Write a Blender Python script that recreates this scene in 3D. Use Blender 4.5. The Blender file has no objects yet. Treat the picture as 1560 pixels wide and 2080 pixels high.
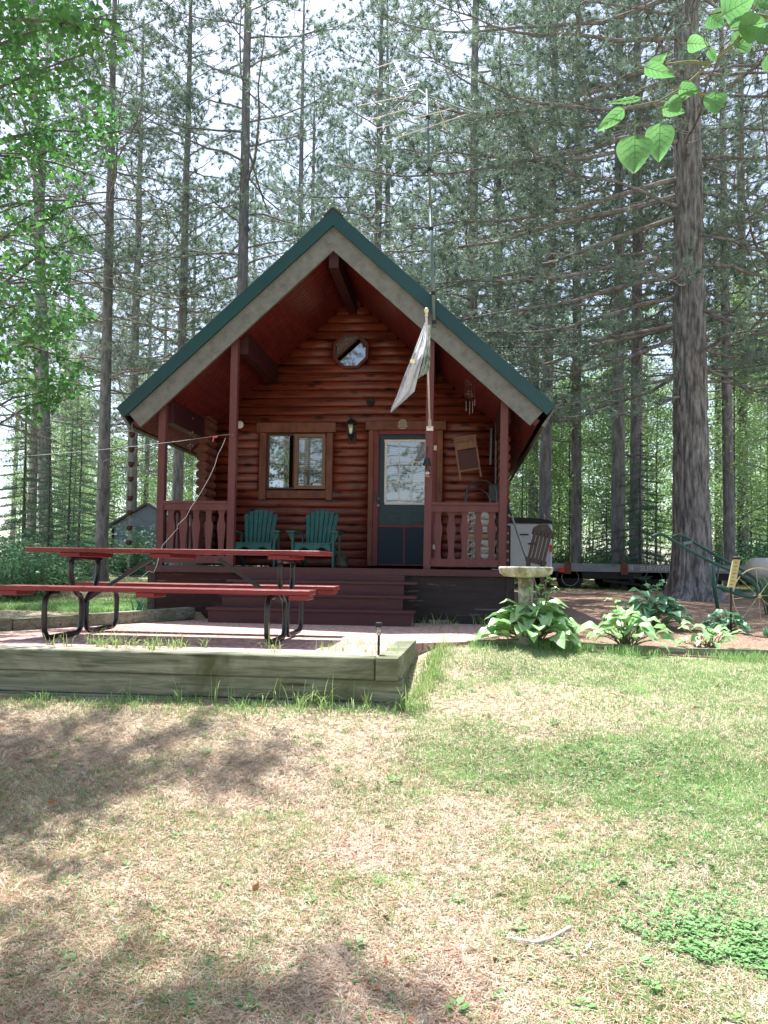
import bpy, math, random
import numpy as np
from mathutils import Vector, Matrix

S = bpy.context.scene
COL = S.collection
R = math.radians

# ---------------------------------------------------------------- camera
F = 1561.0                       # focal length in pixels of the 1560x2080 photo
PY = 1040 + 52.7
EYE = Vector((0, 0, 1.5))
CM = (Matrix.Rotation(math.atan(152 / F), 3, 'Z') @ Matrix.Rotation(R(92), 3, 'X') @ Matrix.Rotation(.014, 3, 'Z'))
cd = bpy.data.cameras.new('camera')
cam = bpy.data.objects.new('camera', cd)
COL.objects.link(cam)
cam.matrix_world = Matrix.Translation(EYE) @ CM.to_4x4()
cd.sensor_fit = 'VERTICAL'
cd.sensor_height = 36
cd.sensor_width = 27
cd.lens = 36 * F / 2080
cd.shift_y = 52.7 / 2080
cd.clip_start = .05
cd.clip_end = 1000
S.camera = cam

def ray(px, py):
    return CM @ Vector(((px - 780) / F, -(py - PY) / F, -1))
def atY(px, py, Y):
    d = ray(px, py)
    return EYE + d * (Y / d.y)
def atZ(px, py, Z):
    d = ray(px, py)
    return EYE + d * ((Z - EYE.z) / d.z)

# ---------------------------------------------------------------- light
SUNV = Vector((-.19, .40, 1)).normalized()
w = bpy.data.worlds.new('World')
S.world = w
w.use_nodes = True
nt = w.node_tree
nt.nodes.clear()
sky = nt.nodes.new('ShaderNodeTexSky')
sky.sky_type = 'NISHITA'
sky.sun_disc = False
sky.sun_elevation = math.asin(SUNV.z)
sky.sun_rotation = math.atan2(SUNV.x, SUNV.y)
sky.altitude = 200
sky.air_density = .9
sky.dust_density = 1.8
sky.ozone_density = 1.0
bg = nt.nodes.new('ShaderNodeBackground')
bg.inputs[1].default_value = .13
wo = nt.nodes.new('ShaderNodeOutputWorld')
hs = nt.nodes.new('ShaderNodeHueSaturation')      # milky summer sky
hs.inputs['Saturation'].default_value = .78
nt.links.new(sky.outputs[0], hs.inputs['Color'])
nt.links.new(hs.outputs[0], bg.inputs[0])
nt.links.new(bg.outputs[0], wo.inputs[0])
sl = bpy.data.lights.new('sun', 'SUN')
sl.energy = 4.9
sl.angle = R(.5)
sl.color = (1, .985, .96)
so = bpy.data.objects.new('sun', sl)
so.rotation_euler = SUNV.to_track_quat('Z', 'Y').to_euler()
so.location = (0, 0, 30)
COL.objects.link(so)
S.view_settings.view_transform = 'Standard'
S.view_settings.look = 'None'
S.view_settings.exposure = 1.36
S.view_settings.gamma = 1
S.cycles.max_bounces = 8
S.cycles.diffuse_bounces = 4
S.cycles.glossy_bounces = 3
S.cycles.transparent_max_bounces = 8
S.cycles.caustics_reflective = False
S.cycles.caustics_refractive = False
S.cycles.sample_clamp_indirect = 6

# ---------------------------------------------------------------- terrain
TY = [-60, 0, 2.5, 4, 5.3, 6.0, 6.9, 8, 10, 14, 25, 60, 400]
TZ = [-1.0, 0, .12, .31, .565, .65, .725, .79, .84, .93, 1.03, 1.15, 1.3]
_yy = np.linspace(-60, 400, 4601)
_zz = np.interp(_yy, TY, TZ)
_k = np.ones(9) / 9
_zs = np.convolve(np.pad(_zz, 4, mode='edge'), _k, mode='valid')

def hsh(ix, iy, s):
    h = np.sin(ix * 127.1 + iy * 311.7 + s * 74.7) * 43758.5453
    return h - np.floor(h)
def vnoise(x, y, sc, s=0):
    x = np.asarray(x, float) / sc
    y = np.asarray(y, float) / sc
    ix = np.floor(x); iy = np.floor(y)
    fx = x - ix; fy = y - iy
    fx = fx * fx * (3 - 2 * fx); fy = fy * fy * (3 - 2 * fy)
    return ((hsh(ix, iy, s) * (1 - fx) + hsh(ix + 1, iy, s) * fx) * (1 - fy)
            + (hsh(ix, iy + 1, s) * (1 - fx) + hsh(ix + 1, iy + 1, s) * fx) * fy)
def fbm(x, y, sc, s=0):
    return (vnoise(x, y, sc, s) * .5 + vnoise(x, y, sc / 2.1, s + 3) * .3 + vnoise(x, y, sc / 4.3, s + 7) * .2)
def H(x, y):
    x = np.asarray(x, float); y = np.asarray(y, float)
    z0 = np.interp(y, _yy, _zs)
    wgt = np.clip((x + .45) / .3, 0, 1) * np.clip((2.2 - x) / 1.6, 0, 1) * np.clip((y - 6.0) / .75, 0, 1) * np.clip((11 - y) / 1, 0, 1)
    z0 = z0 + wgt * np.maximum(0, .847 - .0227 * (y - 5.9) - .03 - z0)
    inside = (x > np.interp(y, [5.4, 7.0, 9.62], [-5.5, -4.26, -3.40])) & (x < 1.2) & (y > 5.45) & (y < 10.2)
    z0 = np.where(inside, np.minimum(z0, .847 - .0227 * (y - 5.9) - .045 + np.clip(x - .3, 0, 1) * .08), z0)
    return z0 + (fbm(x, y, 1.3, 5) - .5) * .05 + (vnoise(x, y, 6, 9) - .5) * .06 * np.clip((np.abs(x + 1) - 4) / 4, 0, 1)
def h1(x, y):
    return float(H(x, y))

# ---------------------------------------------------------------- materials
def M(name, c1, c2=None, scale=(6, 6, 6), rough=.7, bump=0, bscale=None, detail=6, lo=.35, hi=.65, spec=.35,
      metal=0, trans=0, c3=None, s3=1.0, t3=(.5, .6), wave=None, dist=.0, knots=None, coat=0):
    m = bpy.data.materials.new(name)
    m.use_nodes = True
    n = m.node_tree.nodes; l = m.node_tree.links
    b = n['Principled BSDF']
    out = n['Material Output']
    b.inputs['Roughness'].default_value = rough
    b.inputs['Metallic'].default_value = metal
    b.inputs['Specular IOR Level'].default_value = spec
    if coat:
        b.inputs['Coat Weight'].default_value = coat
        b.inputs['Coat Roughness'].default_value = .25
    tc = n.new('ShaderNodeTexCoord')
    def mp(sc):
        x = n.new('ShaderNodeMapping')
        x.inputs['Scale'].default_value = sc
        l.new(tc.outputs['Object'], x.inputs[0])
        return x.outputs[0]
    def noise(sc, det=detail, distortion=dist):
        x = n.new('ShaderNodeTexNoise')
        x.inputs['Scale'].default_value = 1
        x.inputs['Detail'].default_value = det
        x.inputs['Roughness'].default_value = .65
        x.inputs['Distortion'].default_value = distortion
        l.new(mp(sc), x.inputs['Vector'])
        return x.outputs[0]
    def ramp(src, a, bb, ca, cb):
        x = n.new('ShaderNodeValToRGB')
        x.color_ramp.elements[0].position = a
        x.color_ramp.elements[1].position = bb
        x.color_ramp.elements[0].color = (*ca, 1)
        x.color_ramp.elements[1].color = (*cb, 1)
        l.new(src, x.inputs[0])
        return x.outputs[0]
    col = None
    if c2 is None:
        b.inputs['Base Color'].default_value = (*c1, 1)
    else:
        src = noise(scale)
        col = ramp(src, lo, hi, c1, c2)
        if c3 is not None:
            f = ramp(noise((s3, s3, s3) if not isinstance(s3, tuple) else s3, 4), t3[0], t3[1], (0, 0, 0), (1, 1, 1))
            mx = n.new('ShaderNodeMix'); mx.data_type = 'RGBA'
            l.new(f, mx.inputs[0]); l.new(col, mx.inputs[6]); mx.inputs[7].default_value = (*c3, 1)
            col = mx.outputs[2]
        if knots:
            v = n.new('ShaderNodeTexVoronoi'); v.inputs['Scale'].default_value = 1
            l.new(mp(knots[0]), v.inputs['Vector'])
            f = ramp(v.outputs['Distance'], knots[2], knots[2] + .1, (1, 1, 1), (0, 0, 0))
            mx = n.new('ShaderNodeMix'); mx.data_type = 'RGBA'
            l.new(f, mx.inputs[0]); l.new(col, mx.inputs[6]); mx.inputs[7].default_value = (*knots[1], 1)
            col = mx.outputs[2]
        l.new(col, b.inputs['Base Color'])
    if bump:
        bn = n.new('ShaderNodeBump')
        bn.inputs['Strength'].default_value = 1
        bn.inputs['Distance'].default_value = bump
        l.new(noise(bscale or scale, 8), bn.inputs['Height'])
        l.new(bn.outputs[0], b.inputs['Normal'])
    if trans:
        t = n.new('ShaderNodeBsdfTranslucent')
        if col: l.new(col, t.inputs[0])
        else: t.inputs[0].default_value = (*c1, 1)
        g = n.new('ShaderNodeMixShader'); g.inputs[0].default_value = trans
        l.new(b.outputs[0], g.inputs[1]); l.new(t.outputs[0], g.inputs[2])
        l.new(g.outputs[0], out.inputs[0])
    return m

def glass(name, tint, fac, rough=.02):
    m = bpy.data.materials.new(name); m.use_nodes = True
    n = m.node_tree.nodes; l = m.node_tree.links
    n.remove(n['Principled BSDF'])
    t = n.new('ShaderNodeBsdfTransparent'); t.inputs[0].default_value = (*tint, 1)
    g = n.new('ShaderNodeBsdfGlossy'); g.inputs['Roughness'].default_value = rough
    lw = n.new('ShaderNodeLayerWeight'); lw.inputs[0].default_value = .3
    mt = n.new('ShaderNodeMath'); mt.operation = 'ADD'; mt.inputs[1].default_value = fac
    l.new(lw.outputs['Fresnel'], mt.inputs[0])
    x = n.new('ShaderNodeMixShader')
    l.new(mt.outputs[0], x.inputs[0]); l.new(t.outputs[0], x.inputs[1]); l.new(g.outputs[0], x.inputs[2])
    l.new(x.outputs[0], n['Material Output'].inputs[0])
    return m

m_log = M('stained log wood', (.068, .014, .009), (.245, .054, .026), (1.6, 9, 22), .42, .004, (3, 20, 60), dist=.8, knots=((2.6, 3, 7.2), (.05, .012, .008), .16), coat=.25)
m_logend = M('dark log end wood', (.07, .018, .012), (.14, .04, .022), (6, 6, 20), .6, .004)
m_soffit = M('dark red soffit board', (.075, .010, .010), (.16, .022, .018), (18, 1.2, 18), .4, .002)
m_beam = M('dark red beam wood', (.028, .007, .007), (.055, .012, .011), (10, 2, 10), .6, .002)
m_post = M('brown red porch paint', (.115, .036, .036), (.145, .048, .046), (8, 8, 2), .5, .0012, (30, 30, 4))
m_step = M('brown red step paint', (.075, .026, .029), (.10, .036, .038), (2, 10, 10), .5, .0015, (5, 30, 40))
m_rake = M('weathered grey board', (.125, .13, .12), (.21, .215, .20), (7, 20, 7), .85, .003, (20, 30, 24), c3=(.18, .185, .17), s3=(14, 14, 14))
m_teal = M('teal metal roof', (.009, .046, .048), (.014, .060, .062), (1, 1, 1), .35, spec=.5)
m_trim = M('brown window trim', (.10, .032, .018), (.20, .068, .034), (9, 9, 4), .5, .002, (40, 40, 8))
m_trimtan = M('tan window sash', (.17, .09, .05), (.22, .12, .07), (4, 4, 4), .5)
m_red = M('red door frame paint', (.14, .022, .022), (.19, .03, .03), (4, 4, 4), .45)
m_door = M('teal door paint', (.012, .036, .044), (.018, .050, .058), (3, 3, 3), .4)
m_screen = M('dark blue screen mesh', (.008, .022, .036), (.012, .030, .046), (40, 40, 40), .6)
m_white = M('off white paint', (.62, .62, .58), (.72, .72, .68), (5, 5, 5), .5)
m_blind = M('grey blind slats', (.34, .34, .31), (.42, .42, .39), (2, 2, 60), .6)
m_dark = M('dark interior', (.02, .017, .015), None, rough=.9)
m_glass = glass('window glass', (.85, .88, .86), .13)
m_glass2 = glass('dark window glass', (.35, .38, .37), .42)
m_black = M('black painted metal', (.012, .012, .014), (.02, .02, .022), (9, 9, 9), .35, spec=.5)
m_blackm = M('black matte metal', (.018, .018, .018), None, rough=.6)
m_green = M('green chair paint', (.022, .115, .105), (.035, .155, .14), (10, 10, 4), .5)
m_skirt = M('worn dark skirting', (.035, .026, .024), (.055, .042, .038), (2, 9, 14), .8, .002, (4, 20, 60), c3=(.16, .14, .13), s3=(1.6, 9, 26), t3=(.60, .66))
m_skirtr = M('worn red skirting', (.035, .012, .010), (.055, .02, .016), (2, 9, 14), .8, .002, (4, 20, 60), c3=(.13, .07, .05), s3=(1.6, 9, 26), t3=(.60, .68))
m_tabler = M('red table paint', (.15, .013, .016), (.23, .026, .026), (2, 22, 22), .45, .003, (4, 60, 60), spec=.4, c3=(.27, .07, .06), s3=(4, 26, 26), t3=(.60, .68))
m_timber = M('weathered green timber', (.10, .115, .07), (.31, .31, .225), (1.6, 9, 22), .9, .004, (2, 30, 50), dist=1.2, c3=(.09, .10, .045), s3=1.3, t3=(.5, .7), knots=((1.1, 9, 9), (.06, .055, .03), .07))
m_bark = M('grey pine bark', (.085, .08, .078), (.36, .345, .335), (16, 16, 3.2), .95, .02, (26, 26, 5), lo=.38, hi=.68)
m_bark2 = M('far pine bark', (.10, .098, .10), (.27, .262, .265), (12, 12, 3), .95, .01, (20, 20, 5))
m_limb = M('pine limb bark', (.11, .10, .095), (.30, .28, .265), (9, 9, 9), .95)
m_needle = M('pine needles', (.075, .14, .10), (.33, .44, .33), (3.5, 3.5, 3.5), .45, trans=.38, spec=.5)
m_fir = M('fir needles', (.06, .13, .08), (.15, .25, .15), (1.6, 1.6, 1.6), .6, trans=.25)
m_leaf = M('bright green leaves', (.20, .36, .14), (.42, .60, .28), (1.1, 1.1, 1.1), .5, trans=.5)
m_birch = M('birch leaves', (.045, .16, .045), (.14, .34, .09), (2.2, 2.2, 2.2), .45, trans=.45)
m_aspen = M('near aspen leaves', (.09, .24, .08), (.17, .36, .13), (14, 14, 14), .45, trans=.58)
m_shrub = M('shrub leaves', (.06, .17, .08), (.19, .36, .18), (1.6, 1.6, 1.6), .5, trans=.35)
m_stem = M('green brown stems', (.12, .13, .06), (.2, .2, .09), (9, 9, 9), .8)
m_sapbark = M('sapling bark', (.07, .07, .055), (.15, .145, .12), (9, 9, 3), .95)
m_hosta = M('hosta leaves', (.20, .42, .15), (.46, .66, .32), (16, 16, 16), .38, trans=.3, spec=.5)
m_hostad = M('dark hosta leaves', (.10, .26, .14), (.18, .38, .20), (7, 7, 7), .38, trans=.3, spec=.5)
m_grass = M('lawn grass', (.15, .31, .08), (.36, .56, .22), (5, 5, 5), .6, trans=.35)
m_tallg = M('tall pale grass', (.22, .38, .10), (.42, .52, .22), (8, 8, 8), .6, trans=.4)
m_clover = M('clover leaves', (.11, .27, .08), (.24, .44, .16), (9, 9, 9), .5, trans=.3)
m_straw = M('dry straw', (.44, .34, .25), (.86, .75, .60), (23, 23, 23), .8, trans=.15)
m_dryn = M('fallen pine needles', (.26, .13, .075), (.56, .36, .25), (21, 21, 21), .8)
m_soil = M('lawn soil and thatch', (.19, .145, .085), (.66, .57, .39), (34, 34, 34), .95, .02, (60, 60, 60), detail=10, c3=(.19, .23, .08), s3=1.1, t3=(.52, .72))
m_mulch = M('red brown needle mulch', (.15, .085, .058), (.46, .31, .22), (30, 30, 30), .95, .02, (60, 60, 60), detail=10)
m_concrete = M('pale mossy concrete', (.30, .29, .22), (.52, .50, .42), (12, 12, 12), .9, .008, (50, 50, 50), c3=(.20, .20, .10), s3=9, t3=(.5, .6))
m_flag = M('pale printed flag cloth', (.80, .83, .88), (.90, .92, .94), (7, 7, 7), .6, trans=.5, c3=(.55, .60, .72), s3=(9, 9, 5), t3=(.56, .62))
m_cream = M('cream finial', (.75, .68, .48), None, rough=.4)
m_pole = M('white pole', (.62, .58, .54), (.7, .67, .64), (3, 3, 9), .5)
m_mast = M('green grey mast', (.10, .15, .145), (.15, .2, .19), (2, 2, 8), .45, metal=.4)
m_alu = M('aluminium rods', (.60, .55, .55), None, rough=.3, metal=.6)
m_brass = M('tarnished metal', (.30, .29, .26), None, rough=.4, metal=.7)
m_copper = M('aged copper cup', (.04, .025, .02), (.08, .04, .03), (30, 30, 30), .4, metal=.6)
m_cord = M('white cord', (.70, .68, .66), None, rough=.7)
m_pink = M('pink tape', (.75, .12, .16), None, rough=.6)
m_trailer = M('white trailer skin', (.50, .54, .56), (.58, .62, .64), (1, 1, 2), .35)
m_steel = M('grey trailer rail', (.20, .225, .23), (.28, .30, .30), (2, 2, 4), .5)
m_rust = M('rusty steel', (.12, .045, .03), (.22, .08, .045), (14, 14, 14), .8)
m_rubber = M('tyre rubber', (.018, .018, .018), None, rough=.8)
m_lamp = M('red lens', (.65, .02, .015), None, rough=.3)
m_shedg = M('blue grey shed siding', (.12, .15, .19), (.15, .185, .23), (1, 1, 6), .7)
m_shedt = M('teal shed siding', (.022, .10, .095), (.03, .13, .12), (2, 2, 5), .7)
m_crate = M('old grey slats', (.035, .028, .025), (.075, .06, .052), (9, 9, 3), .9, .003)
m_broom = M('grey blue pole', (.22, .26, .25), (.3, .34, .32), (4, 4, 4), .5)
m_plow = M('dark green implement paint', (.014, .060, .052), (.024, .085, .072), (12, 12, 12), .45)
m_yel = M('faded yellow paint', (.55, .47, .20), (.66, .58, .30), (16, 16, 16), .6)
m_wash = M('washboard wood', (.20, .10, .07), (.28, .15, .10), (20, 20, 5), .6)
m_ridges = M('washboard ridges', (.055, .012, .012), (.075, .018, .016), (2, 2, 90), .35, .004, (2, 2, 160))
m_bwood = M('birch firewood bark', (.05, .045, .04), (.72, .68, .62), (11, 11, 16), .8, .003, lo=.40, hi=.5)
m_cut = M('cut wood ends', (.42, .28, .16), (.58, .42, .26), (20, 20, 20), .8)
m_grav = M('gauge wood', (.48, .44, .20), (.60, .55, .28), (10, 10, 10), .7)
m_tank = M('pale tank paint', (.50, .47, .40), (.60, .57, .50), (2, 2, 2), .5)
m_orange = M('orange flower', (.75, .16, .04), None, rough=.5)
m_leafdry = M('dead leaf', (.34, .10, .05), (.5, .22, .1), (20, 20, 20), .7)
m_stick = M('fallen stick bark', (.20, .17, .15), (.52, .48, .44), (30, 30, 30), .9)
m_moss = M('yellow green moss', (.20, .22, .04), (.36, .36, .08), (60, 60, 60), .95, .01, (120, 120, 120))

# brick patio
m_brick = bpy.data.materials.new('old pink brick pavers'); m_brick.use_nodes = True
_n = m_brick.node_tree.nodes; _l = m_brick.node_tree.links
_tc = _n.new('ShaderNodeTexCoord'); _bt = _n.new('ShaderNodeTexBrick')
_bt.inputs['Scale'].default_value = 1; _bt.inputs['Brick Width'].default_value = .2; _bt.inputs['Row Height'].default_value = .1
_bt.inputs['Mortar Size'].default_value = .006
_bt.inputs['Color1'].default_value = (.50, .29, .25, 1); _bt.inputs['Color2'].default_value = (.38, .20, .17, 1)
_bt.inputs['Mortar'].default_value = (.16, .13, .10, 1)
_l.new(_tc.outputs['Object'], _bt.inputs['Vector'])
_ns = _n.new('ShaderNodeTexNoise'); _ns.inputs['Scale'].default_value = 22; _ns.inputs['Detail'].default_value = 9
_l.new(_tc.outputs['Object'], _ns.inputs['Vector'])
_rp = _n.new('ShaderNodeValToRGB'); _rp.color_ramp.elements[0].position = .48; _rp.color_ramp.elements[1].position = .64
_l.new(_ns.outputs[0], _rp.inputs[0])
_mx = _n.new('ShaderNodeMix'); _mx.data_type = 'RGBA'
_l.new(_rp.outputs[0], _mx.inputs[0]); _l.new(_bt.outputs[0], _mx.inputs[6]); _mx.inputs[7].default_value = (.60, .47, .40, 1)
_l.new(_mx.outputs[2], _n['Principled BSDF'].inputs['Base Color']); _n['Principled BSDF'].inputs['Roughness'].default_value = .9
_bp = _n.new('ShaderNodeBump'); _bp.inputs['Distance'].default_value = .006
_l.new(_bt.outputs['Fac'], _bp.inputs['Height']); _bp.invert = True
_l.new(_bp.outputs[0], _n['Principled BSDF'].inputs['Normal'])

# ---------------------------------------------------------------- mesh helpers
ORG = {}
def mesh_np(name, V, faces, smooth=False):
    """V (n,3); faces: list of int arrays (m,k)"""
    me = bpy.data.meshes.new(name)
    V = np.asarray(V, np.float32)
    me.vertices.add(len(V)); me.vertices.foreach_set('co', V.ravel())
    idx = np.concatenate([np.asarray(f, np.int32).ravel() for f in faces])
    cnt = np.concatenate([np.full(len(f), f.shape[1], np.int32) for f in faces])
    st = np.concatenate([[0], np.cumsum(cnt)[:-1]]).astype(np.int32)
    me.loops.add(len(idx)); me.loops.foreach_set('vertex_index', idx)
    me.polygons.add(len(cnt)); me.polygons.foreach_set('loop_start', st); me.polygons.foreach_set('loop_total', cnt)
    if smooth: me.polygons.foreach_set('use_smooth', np.ones(len(cnt), bool))
    me.update(calc_edges=True)
    return me

def tag(o, label=None, cat=None, group=None, kind=None):
    if label: o['label'] = label
    if cat: o['category'] = cat
    if group: o['group'] = group
    if kind: o['kind'] = kind
    return o

def thing(name, label, cat, loc=(0, 0, 0), group=None):
    o = bpy.data.objects.new(name, None)
    o.empty_display_size = .2
    COL.objects.link(o); o.location = loc
    ORG[o.name] = Vector(loc)
    return tag(o, label, cat, group)

def link(name, me, mat, parent=None, loc=None, smooth=False):
    """me holds world coordinates relative to its parent's origin already"""
    o = bpy.data.objects.new(name, me)
    COL.objects.link(o)
    me.materials.append(mat)
    if parent is not None:
        o.parent = parent; ORG[o.name] = ORG[parent.name]
    else:
        ORG[o.name] = Vector(loc or (0, 0, 0)); o.location = loc or (0, 0, 0)
    return o

class B:
    def __init__(s): s.v = []; s.f = []
    def add(s, vs, fs):
        n = len(s.v); s.v += [tuple(v) for v in vs]; s.f += [tuple(i + n for i in f) for f in fs]; return s
    def box(s, x0, x1, y0, y1, z0, z1, b=0):
        if b:
            # chamfered along all edges
            c = [(x0, x1), (y0, y1), (z0, z1)]
            vs = []
            for ax in range(3):
                for k in (0, 1):
                    for i in (0, 1):
                        for j in (0, 1):
                            p = [0, 0, 0]; p[ax] = c[ax][k]
                            o = [a for a in range(3) if a != ax]
                            p[o[0]] = c[o[0]][i] + (b if i == 0 else -b)
                            p[o[1]] = c[o[1]][j] + (b if j == 0 else -b)
                            vs.append(p)
            import itertools
            ix = lambda ax, k, i, j: ax * 8 + k * 4 + i * 2 + j
            fs = []
            for ax in range(3):
                for k in (0, 1):
                    q = [ix(ax, k, 0, 0), ix(ax, k, 1, 0), ix(ax, k, 1, 1), ix(ax, k, 0, 1)]
                    fs.append(q)
            for a, bb_, cc in ((0, 1, 2), (0, 2, 1), (1, 2, 0)):
                # edges parallel to cc joining faces of axis a and bb_
                for ka in (0, 1):
                    for kb in (0, 1):
                        def vid(ax, k, other):  # other: dict axis->index
                            o = [x for x in range(3) if x != ax]
                            return ix(ax, k, other[o[0]], other[o[1]])
                        fs.append([vid(a, ka, {bb_: kb, cc: 0}), vid(a, ka, {bb_: kb, cc: 1}), vid(bb_, kb, {a: ka, cc: 1}), vid(bb_, kb, {a: ka, cc: 0})])
            for i in (0, 1):
                for j in (0, 1):
                    for k in (0, 1):
                        fs.append([ix(0, i, j, k), ix(1, j, i, k), ix(2, k, i, j)])
            return s.add(vs, fs)
        return s.add([(x0, y0, z0), (x1, y0, z0), (x1, y1, z0), (x0, y1, z0), (x0, y0, z1), (x1, y0, z1), (x1, y1, z1), (x0, y1, z1)],
                     [(0, 3, 2, 1), (4, 5, 6, 7), (0, 1, 5, 4), (1, 2, 6, 5), (2, 3, 7, 6), (3, 0, 4, 7)])
    def hexa(s, p):  # 8 corners bottom4, top4
        return s.add(p, [(0, 3, 2, 1), (4, 5, 6, 7), (0, 1, 5, 4), (1, 2, 6, 5), (2, 3, 7, 6), (3, 0, 4, 7)])
    def bar(s, a, b, w, h, up=(0, 0, 1)):
        a = Vector(a); b = Vector(b); d = (b - a).normalized(); u = Vector(up)
        sd = d.cross(u).normalized(); u = sd.cross(d).normalized()
        x = sd * w / 2; y = u * h / 2
        return s.hexa([a - x - y, a + x - y, a + x + y, a - x + y, b - x - y, b + x - y, b + x + y, b - x + y])
    def prism(s, poly, fn, d0, d1):
        """poly 2-D points, fn(u,v,d)->3-D"""
        n = len(poly)
        vs = [fn(u, v, d0) for u, v in poly] + [fn(u, v, d1) for u, v in poly]
        fs = [tuple(range(n))[::-1], tuple(range(n, 2 * n))] + [(i, (i + 1) % n, n + (i + 1) % n, n + i) for i in range(n)]
        return s.add(vs, fs)
    def tube(s, pts, r, n=8, closed=False, cap=True):
        pts = [Vector(p) for p in pts]
        if not isinstance(r, (list, tuple)): r = [r] * len(pts)
        vs = []; N = len(pts); prev = None
        for i, p in enumerate(pts):
            if closed: d = (pts[(i + 1) % N] - pts[i - 1])
            else: d = pts[min(i + 1, N - 1)] - pts[max(i - 1, 0)]
            d.normalize()
            if prev is None:
                a = d.orthogonal().normalized()
            else:
                a = (prev - d * prev.dot(d)).normalized()
            prev = a; c = d.cross(a)
            for k in range(n):
                t = 2 * math.pi * k / n
                vs.append(p + (a * math.cos(t) + c * math.sin(t)) * r[i])
        fs = []
        for i in range(N if closed else N - 1):
            j = (i + 1) % N
            for k in range(n):
                fs.append((i * n + k, i * n + (k + 1) % n, j * n + (k + 1) % n, j * n + k))
        if cap and not closed:
            fs.append(tuple(range(n))[::-1]); fs.append(tuple(range((N - 1) * n, N * n)))
        return s.add(vs, fs)
    def lathe(s, prof, c, n=20, axis='Z', cap=True):
        vs = []
        for r, z in prof:
            for k in range(n):
                t = 2 * math.pi * k / n
                p = (r * math.cos(t), r * math.sin(t), z) if axis == 'Z' else ((r * math.cos(t), z, r * math.sin(t)) if axis == 'Y' else (z, r * math.cos(t), r * math.sin(t)))
                vs.append((p[0] + c[0], p[1] + c[1], p[2] + c[2]))
        fs = []
        for i in range(len(prof) - 1):
            for k in range(n):
                fs.append((i * n + k, i * n + (k + 1) % n, (i + 1) * n + (k + 1) % n, (i + 1) * n + k))
        if cap:
            fs.append(tuple(range(n))[::-1]); fs.append(tuple(range((len(prof) - 1) * n, len(prof) * n)))
        return s.add(vs, fs)
    def build(s, name, mat, parent=None, loc=None, smooth=False):
        o = ORG[parent.name] if parent is not None else Vector(loc or (0, 0, 0))
        me = bpy.data.meshes.new(name)
        me.from_pydata([(v[0] - o.x, v[1] - o.y, v[2] - o.z) for v in s.v], [], s.f)
        if smooth:
            for p in me.polygons: p.use_smooth = len(p.vertices) <= 4
        me.update()
        bm = __import__('bmesh').new(); bm.from_mesh(me)
        __import__('bmesh').ops.recalc_face_normals(bm, faces=bm.faces[:]); bm.to_mesh(me); bm.free()
        return link(name, me, mat, parent, loc)

def text_obj(name, body, size, mtx, mat, parent, depth=.003, bold=0):
    cu = bpy.data.curves.new(name, 'FONT'); cu.body = body; cu.size = size; cu.extrude = depth; cu.offset = bold
    cu.align_x = 'CENTER'; cu.align_y = 'CENTER'
    tmp = bpy.data.objects.new('tmp', cu); COL.objects.link(tmp)
    me = bpy.data.meshes.new_from_object(tmp.evaluated_get(bpy.context.evaluated_depsgraph_get()))
    bpy.data.objects.remove(tmp); bpy.data.curves.remove(cu)
    me.transform(Matrix.Translation(-ORG[parent.name]) @ mtx)
    return link(name, me, mat, parent)
def face_cam(loc, roll=0):
    """matrix turning text's XY plane to face -Y"""
    return Matrix.Translation(loc) @ Matrix.Rotation(roll, 4, 'Y') @ Matrix.Rotation(math.pi / 2, 4, 'X')

def copy_tree(o, parent=None, name=None):
    c = o.copy(); COL.objects.link(c)
    if parent is not None: c.parent = parent
    for ch in list(o.children): copy_tree(ch, c)
    return c

# ================================================================= SETTING
def drape(name, xs, ys, mat, dz, clip=None, res=.12, fn=None):
    gx = np.arange(xs[0], xs[1] + res, res); gy = np.arange(ys[0], ys[1] + res, res)
    X, Y = np.meshgrid(gx, gy)
    Z = H(X, Y) + dz
    V = np.stack([X, Y, Z], -1).reshape(-1, 3)
    nx, ny = len(gx), len(gy)
    i, j = np.meshgrid(np.arange(nx - 1), np.arange(ny - 1))
    a = (j * nx + i).ravel()
    q = np.stack([a, a + 1, a + nx + 1, a + nx], 1)
    if fn is not None:
        cx = X.ravel()[a] + res / 2; cy = Y.ravel()[a] + res / 2
        q = q[fn(cx, cy)]
    return link(name, mesh_np(name, V, [q], True), mat)

# ground: one sheet, fine near the camera
ux = np.concatenate([-np.geomspace(300, 9, 40), np.arange(-8.8, 11, .11), np.geomspace(11.2, 300, 40)])
uy = np.concatenate([np.linspace(-150, -3, 20), np.arange(-2.8, 26, .11), np.geomspace(26.2, 400, 40)])
X, Y = np.meshgrid(ux, uy)
V = np.stack([X, Y, H(X, Y)], -1).reshape(-1, 3)
nx, ny = len(ux), len(uy)
i, j = np.meshgrid(np.arange(nx - 1), np.arange(ny - 1)); a = (j * nx + i).ravel()
tag(link('ground', mesh_np('ground', V, [np.stack([a, a + 1, a + nx + 1, a + nx], 1)], True), m_soil), kind='structure')

def bed_mask(x, y):
    front = 6.9 + .05 * np.sin(x * 2.1) + .05 * x
    return (y > front) & (x > .25 + (8.4 - y) * .2) & (y < 16 + np.sin(x)) & ((x > .75) | (y < 9.9)) | ((y > 15) & (y < 24) & (x > 2))
tag(drape('mulch_bed', (-.3, 14), (6.7, 24), m_mulch, .012, fn=bed_mask), kind='structure')

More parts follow.
